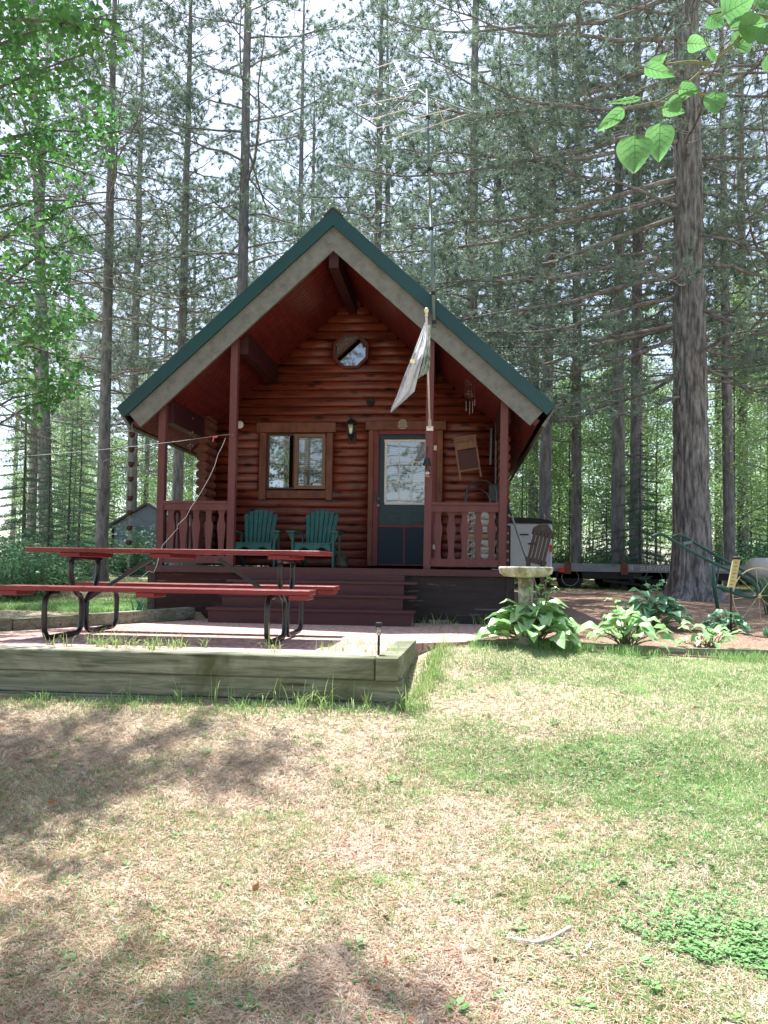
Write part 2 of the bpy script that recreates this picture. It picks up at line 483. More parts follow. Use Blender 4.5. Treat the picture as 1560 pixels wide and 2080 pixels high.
def pz(y): return .847 - .0227 * (y - 5.9)
pb = B()
pp = [(-5.4, 5.36), (-.54, 5.36), (-.48, 6.55), (.05, 6.9), (.42, 7.9), (.40, 9.95), (-3.35, 9.95), (-4.35, 7.1)]
n_ = len(pp)
pb.add([(x, y, pz(y)) for x, y in pp] + [(x, y, pz(y) - .5) for x, y in pp], [tuple(range(n_)), *[(i, n_ + i, n_ + (i + 1) % n_, (i + 1) % n_) for i in range(n_)]])
tag(pb.build('patio', m_brick), kind='structure')

# ================================================================= CABIN
CX = -1.70
AP = Vector((CX, 9.9, 6.17)); SL = .905       # apex and slope (drop per metre)
EL, ER = -4.60, 1.20                          # eaves x
YB = 17.5
nrm = math.hypot(1, SL)
def roofz(x, off=0):  # z of surface lying off (perpendicular) below the top surface
    return AP.z - abs(x - CX) * SL - off * nrm
cab = thing('log_cabin', 'small red brown log cabin with teal gable roof and front porch', 'cabin', (CX, 11.9, 1.0))

def roofband(b, y0, y1, o0, o1, side, trim=0, xe=None):
    """slab between perpendicular offsets o0..o1 from the ridge to the eave"""
    xe = xe if xe is not None else (EL if side < 0 else ER)
    d = Vector((side, -SL)).normalized(); nn = Vector((-side * SL, -1)).normalized()  # along slope, inward normal (x,z)
    L = abs(xe - CX) * nrm
    pts = []
    def P(l, o): return (CX + d.x * l + nn.x * o, AP.z + d.y * l + nn.y * o)
    # at ridge cut vertically: l such that x=CX
    def ridge(o): return (CX, AP.z - o * nrm)
    poly = [ridge(o0), P(L + trim, o0), P(L + trim, o1), ridge(o1)]
    b.prism(poly, lambda u, v, dd: (u, dd, v), y0, y1)
roof = B()
for s in (-1, 1): roofband(roof, 9.93, YB, 0, .035, s)
roof_o = roof.build('roof', m_teal, cab)
rb = B()
for s in (-1, 1):
    for k in range(19):
        y = 10.25 + k * .39
        d = Vector((s, 0, -SL)).normalized(); nn = Vector((s * SL, 0, 1)).normalized()
        a = Vector((CX, y, AP.z)) + d * .1 + nn * .008; c = a + d * 3.75
        rb.bar(a, c, .03, .022, nn)
rb.build('roof_rib', m_teal, roof_o)
for s in (-1, 1):
    t = B(); roofband(t, 9.885, 9.926, -.02, .145, s); t.build('gable_trim', m_teal, roof_o)
t = B()
for s in (-1, 1):
    d = Vector((s, 0, -SL)).normalized(); nn = Vector((s * SL, 0, 1)).normalized()
    a = Vector((CX, 9.86, AP.z + .03))
    t.prism([(0, .0), (.16, -.001), (.16, .02), (0, .02)], lambda u, v, dd: (a.x + d.x * u + nn.x * v, dd, a.z + d.z * u + nn.z * v), 9.87, YB)
t.build('ridge_cap', M('dark weathered ridge cap', (.06, .045, .035), (.10, .08, .06), (9, 9, 9), .7), roof_o)
for s in (-1, 1):
    t = B(); roofband(t, 9.945, 9.985, .10, .375, s, -.07); t.build('rake_board', m_rake, roof_o)
    t = B(); roofband(t, 9.965, 9.989, .06, .13, s, -.03); t.build('rake_edge_strip', m_rake, roof_o)
# soffit: separate boards running down the slope on the porch, plain further back
for s in (-1, 1):
    t = B()
    k = 9.99
    while k < 12.0:
        roofband(t, k, min(k + .084, 12.2), .30, .33, s, -.02); k += .1
    roofband(t, 9.99, YB - .05, .24, .298, s, -.02)
    roofband(t, 12.2, YB - .05, .30, .33, s, -.02)
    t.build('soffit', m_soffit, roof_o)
for s, xe in ((-1, EL), (1, ER)):
    t = B(); d = Vector((s, 0, -SL)).normalized()
    z = roofz(xe, 0)
    t.prism([(xe, z), (xe + .02 * s, z - .02), (xe - s * .12, z - .25), (xe - s * .15, z - .22)], lambda u, v, dd: (u, dd, v), 9.99, YB)
    t.build('eave_board', m_rake, roof_o)

# walls: log courses
def log_course(b, x0, x1, y, z0, z1, bulge=.029, axis='X'):
    n = 7
    prof = []
    for k in range(n + 1):
        a = math.pi * k / n
        prof.append((-math.sin(a) ** .75 * bulge, z0 + (z1 - z0) * (1 - math.cos(a)) / 2))
    vs = []
    for x in (x0, x1):
        for o, z in prof: vs.append((x, y + o, z) if axis == 'X' else (y + o, x, z))
        vs.append((x, y + .03, z1) if axis == 'X' else (y + .03, x, z1))
        vs.append((x, y + .03, z0) if axis == 'X' else (y + .03, x, z0))
    m = n + 3
    fs = [(k, (k + 1) % m, m + (k + 1) % m, m + k) for k in range(m)] + [tuple(range(m)), tuple(range(m, 2 * m))]
    b.add(vs, fs)
YW = 11.93
pit = .133
wb = B()
DX0, DX1, DZ1 = atY(757, 900, YW).x, atY(884, 900, YW).x, atY(815, 872, YW).z
wx0, wx1 = atY(541, 900, YW).x, atY(661, 900, YW).x
wz0, wz1 = atY(600, 994, YW).z, atY(600, 878, YW).z
oc = atY(714, 716, YW); orad = 39.5 / F * YW / 1.0
z = 1.46
while z < 5.8:
    zm = z + pit
    half = (AP.z - .33 * nrm - zm + pit * .7) / SL
    x0 = max(-3.9, CX - half); x1 = min(.60, CX + half)
    if x1 - x0 < .1: break
    segs = [(x0, x1)]
    def cut(a, c, segs):
        o = []
        for p, q in segs:
            if c <= p or a >= q: o.append((p, q)); continue
            if a > p: o.append((p, a))
            if c < q: o.append((c, q))
        return o
    if z < DZ1: segs = cut(DX0 + .02, DX1 - .02, segs)
    if zm > wz0 and z < wz1: segs = cut(wx0, wx1, segs)
    if z > oc.z - orad * .8 and zm < oc.z + orad * .8: segs = cut(oc.x - orad * .72, oc.x + orad * .72, segs)
    for p, q in segs: log_course(wb, p, q, YW, z + .001, zm - .001)
    z = zm
wb.build('front_wall', m_log, cab, smooth=True)
# side walls run forward past the corner as scalloped wings
for cx_, s in ((-3.95, -1), (.66, 1)):
    sw = B(); z = 1.46
    top = roofz(cx_ - s * .1, .33)
    while z < top - .03:
        zm = min(z + pit, top)
        n = 10; prof = []
        for k in range(n):
            a = 2 * math.pi * k / n
            prof.append((cx_ + math.cos(a) * .092, (z + zm) / 2 + math.sin(a) * (zm - z) / 2 * 1.12))
        sw.prism(prof, lambda u, v, dd: (u, dd, v), 11.45, 17.2)
        z = zm
    sw.build('side_wall', m_logend, cab, smooth=True)
bw = B()
bw.prism([(-3.9, .9), (.6, .9), (.6, roofz(.6, .34)), (CX, roofz(CX, .34)), (-3.9, roofz(-3.9, .34))], lambda u, v, d: (u, d, v), 17.0, 17.15)
bw.build('rear_wall', m_logend, cab)
fl = B(); fl.box(-3.95, .65, 11.95, 17, 1.38, 1.44); fl.build('floor_inside', m_dark, cab)
bx = B(); bx.box(-4.0, .70, 10.25, 17.1, .6, 1.37); bx.build('foundation', m_dark, cab)
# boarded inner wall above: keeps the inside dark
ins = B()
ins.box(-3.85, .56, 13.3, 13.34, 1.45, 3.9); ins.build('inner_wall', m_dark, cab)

# beams
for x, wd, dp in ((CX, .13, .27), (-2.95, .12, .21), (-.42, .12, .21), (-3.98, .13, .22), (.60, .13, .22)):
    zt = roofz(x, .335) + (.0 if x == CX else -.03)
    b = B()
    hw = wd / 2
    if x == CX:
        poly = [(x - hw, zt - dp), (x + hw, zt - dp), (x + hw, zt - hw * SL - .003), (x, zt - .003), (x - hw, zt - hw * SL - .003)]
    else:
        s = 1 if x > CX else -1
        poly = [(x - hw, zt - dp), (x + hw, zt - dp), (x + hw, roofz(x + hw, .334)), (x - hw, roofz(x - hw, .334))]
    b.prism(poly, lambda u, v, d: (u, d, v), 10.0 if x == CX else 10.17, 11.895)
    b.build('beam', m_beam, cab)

# deck, skirt, steps
DZ = 1.448
deck = B()
for k in range(14):
    y = 9.955 + k * .139
    deck.box(-4.16, .72, y, y + .133, DZ - .035, DZ)
deck.build('deck', m_step, cab)
b = B(); b.box(-4.17, .73, 9.925, 9.953, DZ - .085, DZ + .001, .004); b.build('deck_edge', m_step, cab)
b = B(); b.box(-.72, .62, 9.99, 10.03, .70, DZ - .087); b.build('skirting', m_skirt, cab)
b = B(); b.box(-4.05, -2.80, 9.99, 10.03, .70, DZ - .087); b.build('skirting', m_skirtr, cab)
for x_ in (-4.02, .62):
    b = B(); b.box(x_, x_ + .03, 10.031, 12, .70, DZ - .087); b.build('side_skirting', m_skirt, cab)
for x in (-4.10, .66):
    b = B(); b.box(x - .055, x + .055, 9.975, 10.1, .6, DZ - .09, .006); b.build('foundation_post', m_crate, cab)
st = thing('porch_steps', 'brown red wooden steps leading up to the porch deck', 'steps', (-1.77, 9.5, .8))
zt = [.955, 1.12, 1.285]
b = B(); b.box(-3.01, -.53, 9.075, 9.1, .74, zt[0] - .033).box(-3.01, -2.98, 9.1, 9.35, .74, zt[0] - .033).box(-.56, -.53, 9.1, 9.35, .74, zt[0] - .033); b.build('bottom_riser', m_step, st)
for k, (x0, x1) in enumerate(((-2.93, -.67), (-2.87, -.68), (-2.83, -.69))):
    y = 9.36 + .28 * k; z0 = zt[k]; z1 = (zt[k + 1] if k < 2 else DZ - .05) - .033
    b = B(); b.box(x0, x1, y, y + .025, z0 + .001, z1); b.build('riser', m_step, st)
    b = B(); b.box((-3.03 if k == 0 else -2.96), (-.51), 9.05 + .28 * k, 9.355 + .28 * k, zt[k] - .032, zt[k], .004); b.build('tread', m_step, st)
b = B(); b.box(-2.8, -.72, 9.4, 9.95, .74, .95).box(-2.78, -.74, 9.66, 9.95, .95, 1.1); b.build('step_carriage', m_dark, st)

# posts
def post(px_b, px_t, Y=10.10, w_=.096):
    xb = atY(px_b, 1150, Y - w_ / 2).x; xt = atY(px_t, 800, Y - w_ / 2).x
    xt = xb + (xt - xb) * .6
    b = B(); h = w_ / 2
    zt = roofz(xt, .335) - .005
    b.hexa([(xb - h, Y - h, DZ + .001), (xb + h, Y - h, DZ + .001), (xb + h, Y + h, DZ + .001), (xb - h, Y + h, DZ + .001),
            (xt - h, Y - h, roofz(xt - h, .34)), (xt + h, Y - h, roofz(xt + h, .34)), (xt + h, Y + h, roofz(xt + h, .34)), (xt - h, Y + h, roofz(xt - h, .34))])
    b.build('porch_post', m_post, cab)
    return xb
p1 = post(322, 331); p2 = post(466, 475); p3 = post(867, 876); p4 = post(1020, 1027)

# railings
PROF = [(0, .064), (.05, .064), (.10, .050), (.16, .036), (.24, .036), (.36, .046), (.47, .058), (.53, .056), (.60, .036), (.66, .036), (.70, .05), (.76, .064)]
def railing(x0, y0, x1, y1, n, label=None):
    A = Vector((x0, y0, 0)); Bv = Vector((x1, y1, 0)); d = (Bv - A); L = d.length; d.normalize(); sd = Vector((-d.y, d.x, 0))
    b = B()
    za = DZ
    b.bar(A + Vector((0, 0, za + .862)), Bv + Vector((0, 0, za + .862)), .115, .034)
    r = b.build('railing', m_post, cab)
    tag(r)
    b = B(); b.bar(A + Vector((0, 0, za + .80)) - sd * .022, Bv + Vector((0, 0, za + .80)) - sd * .022, .032, .088); b.build('crossrail', m_post, r)
    b = B(); b.bar(A + Vector((0, 0, za + .09)) - sd * .022, Bv + Vector((0, 0, za + .09)) - sd * .022, .032, .10); b.build('crossrail', m_post, r)
    for k in range(n):
        c = A + d * (L * (k + .5) / n)
        wsc = min(1, (L / n) / .162)
        pl = [(h * wsc, v) for v, h in PROF] + [(-h * wsc, v) for v, h in reversed(PROF)]
        b = B(); b.prism(pl, lambda u, v, dd: c + d * u + sd * dd + Vector((0, 0, za + .045 + v)), -.004, .018)
        b.build('baluster', m_post, r)
railing(p1 + .05, 10.10, p2 - .05, 10.10, 5)
railing(p3 + .05, 10.10, p4 - .05, 10.10, 5)
railing(p1 - .0, 10.16, p1 - .0, 11.42, 7)
railing(p4 + .0, 10.16, p4 + .0, 11.42, 7)

# window
def wpt(px, py, Y=YW): return atY(px, py, Y)
def wrect(b, px0, px1, py0, py1, y0, y1, bev=0):
    a = atY(px0, (py0 + py1) / 2, y0); c = atY(px1, (py0 + py1) / 2, y0); zc0 = atY((px0 + px1) / 2, py1, y0).z; zc1 = atY((px0 + px1) / 2, py0, y0).z
    b.box(a.x, c.x, y0, y1, zc0, zc1, bev)
win = B(); wrect(win, 521, 682, 858, 878, 11.845, 11.925, .004)
win = win.build('window', m_trim, cab)
tag(win, 'wide two pane sliding window with brown trim')
for r_ in ((526, 540, 879, 1015), (662, 675, 879, 1016), (541, 661, 996, 1012)):
    b = B(); wrect(b, *r_, 11.86, 11.925, .004); b.build('trim_board', m_trim, win)
def frame(b, px0, px1, py0, py1, t, y0, y1):
    wrect(b, px0, px1, py0, py0 + t, y0, y1); wrect(b, px0, px1, py1 - t, py1, y0, y1)
    wrect(b, px0, px0 + t, py0 + t, py1 - t, y0, y1); wrect(b, px1 - t, px1, py0 + t, py1 - t, y0, y1)
b = B(); frame(b, 541, 599, 880, 994, 4, 11.90, 11.96); b.build('sash', M('dark brown sash', (.06, .022, .014), None, rough=.5), win)
b = B(); frame(b, 598, 661, 881, 993, 7, 11.885, 11.95); b.build('sash', m_trimtan, win)
b = B(); wrect(b, 543, 598, 882, 992, 11.945, 11.949); b.build('pane', m_glass2, win)
b = B(); wrect(b, 604, 656, 887, 987, 11.92, 11.924); b.build('pane', m_glass, win)
b = B()
for k in range(17): wrect(b, 547, 657, 889 + k * 3.9, 889 + k * 3.9 + 3.2, 11.98, 11.984)
b.build('blind', m_blind, win)
# octagon window
ow = B()
def octo(r, n=8): return [(oc.x + r * math.cos(math.pi / 8 + k * math.pi / 4), oc.z + r * math.sin(math.pi / 8 + k * math.pi / 4)) for k in range(n)]
o1, o2 = octo(orad), octo(orad * .84)
for k in range(8):
    q = [o1[k], o1[(k + 1) % 8], o2[(k + 1) % 8], o2[k]]
    ow.prism(q, lambda u, v, d: (u, d, v), 11.83, 11.96)
ow = ow.build('octagon_window', M('dark red octagon frame', (.10, .022, .018), (.14, .032, .026), (6, 6, 6), .5), cab)
b = B(); b.prism(octo(orad * .85), lambda u, v, d: (u, d, v), 11.885, 11.889); b.build('pane', glass('octagon glass', (.2, .2, .2), .36), ow)
# door
dr = B(); wrect(dr, 768, 872, 883, 1149, 11.945, 11.985); dr = dr.build('door', m_door, cab)
b = B(); wrect(b, 742, 906, 855, 873, 11.84, 11.925, .005); wrect(b, 747, 757, 874, 1149, 11.86, 11.925, .004); wrect(b, 887, 899, 874, 1020, 11.86, 11.925, .004); wrect(b, 884, 896, 1020, 1149, 11.86, 11.925, .004)
b.build('door_trim', m_trim, dr)
b = B(); wrect(b, 757, 768, 874, 1149, 11.89, 11.935); wrect(b, 869, 886, 874, 1149, 11.89, 11.935); wrect(b, 768, 869, 874, 882, 11.89, 11.935)
wrect(b, 768, 869, 1067, 1071, 11.90, 11.93); wrect(b, 819, 822, 1071, 1147, 11.90, 11.93); wrect(b, 768, 869, 1146, 1149, 11.90, 11.93)
b.build('screen_door_frame', m_red, dr)
b = B(); wrect(b, 768, 819, 1071, 1146, 11.914, 11.918); wrect(b, 822, 869, 1071, 1146, 11.914, 11.918); b.build('screen_mesh', m_screen, dr)
for px0_ in (786, 834):
    b = B(); wrect(b, px0_, px0_ + 26, 1043, 1062, 11.935, 11.944, .003); b.build('door_panel', m_door, dr)
b = B(); frame(b, 781, 867, 893, 1025, 4.5, 11.925, 11.944)
for k in (1, 2):
    x = 785 + 78 * k / 3; wrect(b, x - .9, x + .9, 897, 1021, 11.928, 11.944)
    y = 897 + 124 * k / 3; wrect(b, 785, 863, y - .9, y + .9, 11.928, 11.943)
b.build('window_grille', m_white, dr)
b = B()
for k in range(31): wrect(b, 786, 862, 898 + k * 4, 898 + k * 4 + 3.1, 11.941, 11.9435)
b.build('blind', m_blind, dr)
b = B(); wrect(b, 785, 863, 897, 1021, 11.933, 11.936); b.build('pane', glass('door glass', (.85, .86, .85), .16), dr)
b = B(); wrect(b, 760, 764, 998, 1020, 11.86, 11.885, .003); b.build('pull_handle', m_black, dr)
b = B(); b.lathe([(.001, -.05), (.024, -.05), (.03, -.03), (.024, -.012), (.010, -.01), (.010, .02)], atY(769, 1027, 11.93), 12, 'Y'); b.build('door_knob', m_brass, dr, smooth=True)
b = B(); b.lathe([(.001, -.02), (.02, -.02), (.02, .02)], atY(769, 1013, 11.93), 12, 'Y'); b.build('deadbolt', m_brass, dr, smooth=True)
for (px, py) in ((886, 910), (884, 1111)):
    c = atY(px, py, 11.88); b = B()
    b.box(c.x - .033, c.x - .006, c.y - .006, c.y, c.z - .036, c.z + .036).box(c.x + .006, c.x + .033, c.y - .006, c.y, c.z - .036, c.z + .036)
    b.box(c.x - .045, c.x + .045, c.y - .005, c.y, c.z + .012, c.z + .022).box(c.x - .045, c.x + .045, c.y - .005, c.y, c.z - .022, c.z - .012)
    b.tube([(c.x, c.y - .006, c.z - .04), (c.x, c.y - .006, c.z + .04)], .008, 8)
    b.build('butterfly_hinge', M('pale brass', (.72, .66, .5), None, rough=.4), dr)

# wall lantern
c = atY(715, 880, 11.86)
lan = thing('wall_lantern', 'black carriage lantern on the log wall between window and door', 'lantern', c)
b = B(); b.box(c.x - .065, c.x + .065, 11.86, 11.90, c.z - .16, c.z + .04, .005); b.build('wall_plate', M('brown plate', (.05, .02, .015), None, rough=.6), lan)
b = B(); b.lathe([(.002, .26), (.018, .24), (.02, .20), (.05, .185), (.10, .12), (.105, .105), (.085, .105)], (c.x, 11.75, c.z), 6)
b.lathe([(.035, -.03), (.055, -.045), (.03, -.07), (.012, -.10)], (c.x, 11.75, c.z), 8).tube([(c.x, 11.75, c.z - .09), (c.x, 11.80, c.z - .12), (c.x, 11.87, c.z - .08)], .010, 8)
for k in range(6):
    a_ = k * math.pi / 3
    b.bar((c.x + .083 * math.cos(a_), 11.75 + .083 * math.sin(a_), c.z + .105), (c.x + .05 * math.cos(a_), 11.75 + .05 * math.sin(a_), c.z - .035), .009, .009, (0, 1, 0))
b.build('lantern_frame', m_black, lan)
b = B(); b.lathe([(.046, -.032), (.077, .104)], (c.x, 11.75, c.z), 6, cap=False); b.build('lantern_glass', glass('lantern glass', (.9, .9, .88), .12), lan)
b = B(); b.lathe([(.012, -.03), (.015, .0), (.03, .035), (.028, .06), (.008, .08)], (c.x, 11.75, c.z), 12); b.build('bulb', m_white, lan, smooth=True)

# round wheel ornament over the door, dark round thermometer, pale disc
c = atY(818, 860, 11.83)
b = B(); ring = [(c.x + .058 * math.cos(t * math.pi / 12), c.y, c.z + .058 * math.sin(t * math.pi / 12)) for t in range(24)]
b.tube(ring, .009, 6, closed=True)
for k in range(6):
    a_ = k * math.pi / 3 + .5; b.tube([(c.x, c.y, c.z), (c.x + .055 * math.cos(a_), c.y, c.z + .055 * math.sin(a_))], .006, 5)
    b.tube([(c.x + .034 * math.cos(a_ + .5) + .010 * math.cos(t), c.y, c.z + .034 * math.sin(a_ + .5) + .010 * math.sin(t)) for t in [q * math.pi / 4 for q in range(8)]], .004, 4, closed=True)
b.tube([(c.x + .072 * math.cos(t), c.y + .003, c.z - .012 + .072 * math.sin(t)) for t in np.linspace(-2.9, -.24, 12)], .010, 6)
tag(b.build('wheel_ornament', M('tan cast ornament', (.42, .36, .27), None, rough=.6), None, c), 'small round tan wheel ornament fixed above the door', 'ornament')
c = atY(753, 816, 11.87)
b = B(); b.lathe([(.001, -.02), (.030, -.022), (.038, -.03), (.055, -.03), (.062, -.012), (.062, .03)], c, 20, 'Y')
tag(b.build('round_gauge', m_blackm, None, c, smooth=True), 'small dark round gauge on the log wall above the lantern', 'gauge')
c = atY(487, 863, 11.86)
b = B(); b.lathe([(.001, -.02), (.04, -.022), (.062, -.015), (.062, .02)], c, 20, 'Y')
tag(b.build('round_plaque', m_white, None, c, smooth=True), 'pale round disc on the wall half hidden by the second porch post', 'plaque')

# bell and hanging feeder on post three
xb_ = atY(868, 900, 9.99).x
c = atY(867, 945, 9.93)
bell = thing('door_bell', 'dark cast bell hanging from a curled bracket on the third porch post', 'bell', c)
b = B(); b.lathe([(.060, 0), (.058, .008), (.046, .025), (.036, .06), (.028, .085), (.012, .098), (.002, .10)], c, 20); b.build('bell_cup', m_black, bell, smooth=True)
b = B(); b.tube([c + Vector((0, 0, .098)), c + Vector((.002, 0, .14)), c + Vector((-.006, .01, .18)), c + Vector((.008, .03, .22)), c + Vector((.004, .055, .25)), c + Vector((0, .12, .20))], .005, 6); b.build('bracket', m_black, bell)
b = B(); b.tube([c + Vector((0, 0, .06)), c + Vector((0, 0, -.03))], .004, 6).lathe([(.002, -.05), (.014, -.035), (.014, -.025), (.002, -.01)], c, 10); b.build('clapper', m_black, bell)
c = atY(868, 962, 9.95)
b = B(); b.lathe([(.004, .05), (.022, .045), (.034, .02), (.034, -.015), (.026, -.022)], c, 14); 
fd = b.build('glass_feeder', glass('feeder glass', (.9, .88, .85), .25), None, c, smooth=True); tag(fd, 'small clear glass feeder with red base hanging below the bell', 'feeder')
b = B(); b.lathe([(.026, -.023), (.036, -.03), (.034, -.045), (.012, -.055)], c, 14).tube([c + Vector((0, 0, .05)), c + Vector((0, .01, .10))], .003, 5); b.build('feeder_base', M('faded red plastic', (.5, .16, .12), None, rough=.4), fd)

# flag
pb0 = Vector((atY(873, 868, 10.02).x, 10.04, atY(873, 868, 10.0).z)); pt = atY(866, 640, 9.25)
flg = thing('porch_flag', 'pale white and blue flag hanging limp from a pole on the third post', 'flag', pb0)
b = B(); b.tube([pb0 + Vector((0, -.03, 0)), pt], .0125, 10); b.build('flag_pole', m_pole, flg, smooth=True)
dd = (pt - pb0).normalized()
b = B(); b.lathe([(.015, -.02), (.02, 0), (.012, .015), (.026, .04), (.028, .06), (.012, .09), (.001, .095)], pt, 14); b.build('finial', m_cream, flg, smooth=True)
b = B(); b.box(pb0.x - .045, pb0.x + .045, 10.02, 10.047, pb0.z - .04, pb0.z + .02, .003).tube([pb0, pb0 + dd * .12], .02, 10); b.build('pole_bracket', m_white, flg)
def lerpc(pts, t):
    t = t * (len(pts) - 1); i_ = min(int(t), len(pts) - 2); f = t - i_
    return (pts[i_][0] * (1 - f) + pts[i_ + 1][0] * f, pts[i_][1] * (1 - f) + pts[i_ + 1][1] * f)
Lc = [(863, 655), (849, 692), (835, 728), (820, 765), (806, 803), (795, 828), (793, 838)]
Rc = [(868, 655), (866, 700), (857, 735), (849, 765), (842, 795), (820, 815), (795, 837)]
V = []; NU, NV = 26, 60
for j in range(NV):
    t = j / (NV - 1); l_, r_ = lerpc(Lc, t), lerpc(Rc, t)
    for i_ in range(NU):
        u = i_ / (NU - 1)
        px = l_[0] * (1 - u) + r_[0] * u; py = l_[1] * (1 - u) + r_[1] * u
        dep = 9.33 + .35 * t * .3 + .045 * math.sin(u * 9 + t * 2.2) * min(1, t * 3) + .018 * math.sin(u * 23 + t * 7)
        V.append(tuple(atY(px, py, dep) - pb0))
q = np.array([[j * NU + i_, j * NU + i_ + 1, (j + 1) * NU + i_ + 1, (j + 1) * NU + i_] for j in range(NV - 1) for i_ in range(NU - 1)])
link('flag_cloth', mesh_np('flag_cloth', V, [q], True), m_flag, flg)
Lc = [(868, 660), (866, 690), (860, 730), (852, 762), (846, 771)]
Rc = [(874, 660), (874, 690), (874, 722), (873, 746), (872, 755)]
V = []
for j in range(NV):
    t = j / (NV - 1); l_, r_ = lerpc(Lc, t), lerpc(Rc, t)
    for i_ in range(NU):
        u = i_ / (NU - 1)
        px = l_[0] * (1 - u) + r_[0] * u; py = l_[1] * (1 - u) + r_[1] * u
        V.append(tuple(atY(px, py, 9.40 + .25 * u * t + .02 * math.sin(u * 14 + t * 5)) - pb0))
link('flag_fold', mesh_np('flag_fold', V, [q], True), M('grey green printed cloth', (.22, .27, .22), (.50, .55, .52), (16, 16, 16), .6, trans=.35, lo=.42, hi=.56), flg)
c = atY(838, 735, 9.30)
b = B()
for k in range(7):
    a_ = k * 2 * math.pi / 7; e = Vector((math.cos(a_), 0, math.sin(a_)))
    s_ = Vector((-e.z, 0, e.x)) * .010
    b.add([c + Vector((0, -.03, 0)), c + e * .018 + s_ + Vector((0, -.03, 0)), c + e * .036 + Vector((0, -.03, 0)), c + e * .018 - s_ + Vector((0, -.03, 0))], [(0, 1, 2, 3)])
b.build('flower_print', M('yellow flower print', (.80, .70, .32), None, rough=.7, trans=.4), flg)

# antenna
mb = atY(882, 665, 9.84); mt_ = atY(867, 182, 9.84)
ant = thing('tv_antenna', 'tall green grey antenna mast with thin metal rods fixed to the right gable edge', 'antenna', mb)
mt_ = Vector((mb.x + (mt_.x - mb.x), 9.84, mt_.z))
b = B(); b.tube([mb, mb.lerp(mt_, .5)], .024, 12); b.tube([mb.lerp(mt_, .5), mt_], .019, 12); b.build('mast', m_mast, ant, smooth=True)
for t in (.02, .14, .41, .66, .88):
    b = B(); p = mb.lerp(mt_, t); b.tube([p - Vector((0, 0, .025)), p + Vector((0, 0, .025))], .029, 12); b.build('clamp', m_blackm, ant)
b = B(); b.bar(mb + Vector((.0, .03, .12)), mb + Vector((.0, .12, .12)), .03, .03); b.build('wall_bracket', m_blackm, ant)
def ap(px, py, Y): return atY(px, py, Y)
b = B(); boomA = ap(800, 158, 10.6); boomB = ap(959, 228, 9.4); b.tube([ap(732, 147, 11.4), ap(826, 186, 10.4)], .010, 6); b.build('boom', m_mast, ant); b = B(); b.tube([ap(800, 125, 11.2), ap(830, 182, 10.4)], .008, 6); b.build('boom', m_mast, ant); b = B(); b.tube([ap(826, 186, 10.4), ap(850, 182, 10.05), ap(868, 195, 9.86), boomB], .013, 6); b.build('boom', m_mast, ant)
for (a0, a1, a2, a3) in ((726, 215, 824, 195), (738, 247, 862, 211), (760, 262, 915, 221), (782, 288, 948, 232), (885, 204, 909, 268), (846, 179, 867, 199), (783, 235, 846, 180), (758, 140, 816, 120), (776, 158, 830, 133), (800, 172, 845, 152), (808, 182, 850, 166)):
    b = B(); b.tube([ap(a0, a1, 9.6), ap(a2, a3, 9.9)], .0056, 5); b.build('rod', m_alu, ant)

# chimes, rain chain
def rod(b, a, c, r=.004, n=5): b.tube([a, c], r, n)
c = atY(955, 752, 10.7)
ch = thing('wind_chime', 'tarnished wire wind chime with spirals hanging under the right soffit', 'wind chime', c)
b = B(); rod(b, c + Vector((0, 0, .12)), c, .002)
for dz, r_ in ((-.02, .05), (-.20, .06), (-.38, .055)):
    b.tube([c + Vector((math.cos(t) * r_ * (1 - t / 40), .4 * math.sin(t) * r_, dz + .01 * t / 3 + .035 * math.sin(t * .5))) for t in np.linspace(0, 18, 60)], .0025, 4)
for dx in (-.05, -.02, .02, .05): rod(b, c + Vector((dx, 0, 0)), c + Vector((dx * 1.3, 0, -.38)), .0014, 4)
b.build('wire_frame', m_brass, ch)
for dx, l in ((-.05, .1), (0, .14), (.04, .12), (.07, .02)):
    b = B(); rod(b, c + Vector((dx, 0, -.40 - l * .3)), c + Vector((dx, 0, -.48 - l)), .006, 6); b.build('chime_tube', m_brass, ch)
c = atY(388, 842, 10.9)
ch = thing('bell_chime', 'small bell chime hanging in the dark left end of the porch', 'wind chime', c)
b = B(); rod(b, c + Vector((0, 0, .08)), c - Vector((0, 0, .62)), .0018, 4); b.build('string', m_brass, ch)
for k in range(4):
    for dx in (-.03, 0, .03):
        z = -.05 - .2 * k
        b = B(); b.lathe([(.016, 0), (.012, .015), (.004, .028), (.001, .03)], c + Vector((dx, 0, z - (.02 if dx else 0))), 8); b.build('bell', m_brass, ch)
c = Vector((atY(268, 862, 9.97).x, 9.97, atY(268, 862, 9.97).z))
rc = thing('rain_chain', 'copper cup rain chain hanging from the left eave of the cabin', 'rain chain', (c.x, c.y, .95))
b = B(); zz = c.z
while zz > .98:
    b.tube([(c.x + .010 * math.cos(t), c.y, zz + .018 * math.sin(t)) for t in np.linspace(0, 2 * math.pi, 9)[:-1]], .0025, 4, closed=True); zz -= .028
b.build('chain', m_brass, rc)
for py in (884, 914, 944, 974, 1013, 1042, 1073, 1103, 1162):
    zc = atY(266, py, 9.97).z; b = B(); b.lathe([(.012, -.035), (.03, -.022), (.042, .01), (.046, .035), (.040, .035)], (c.x, c.y, zc), 14, cap=False); b.build('cup', m_copper, rc, smooth=True)

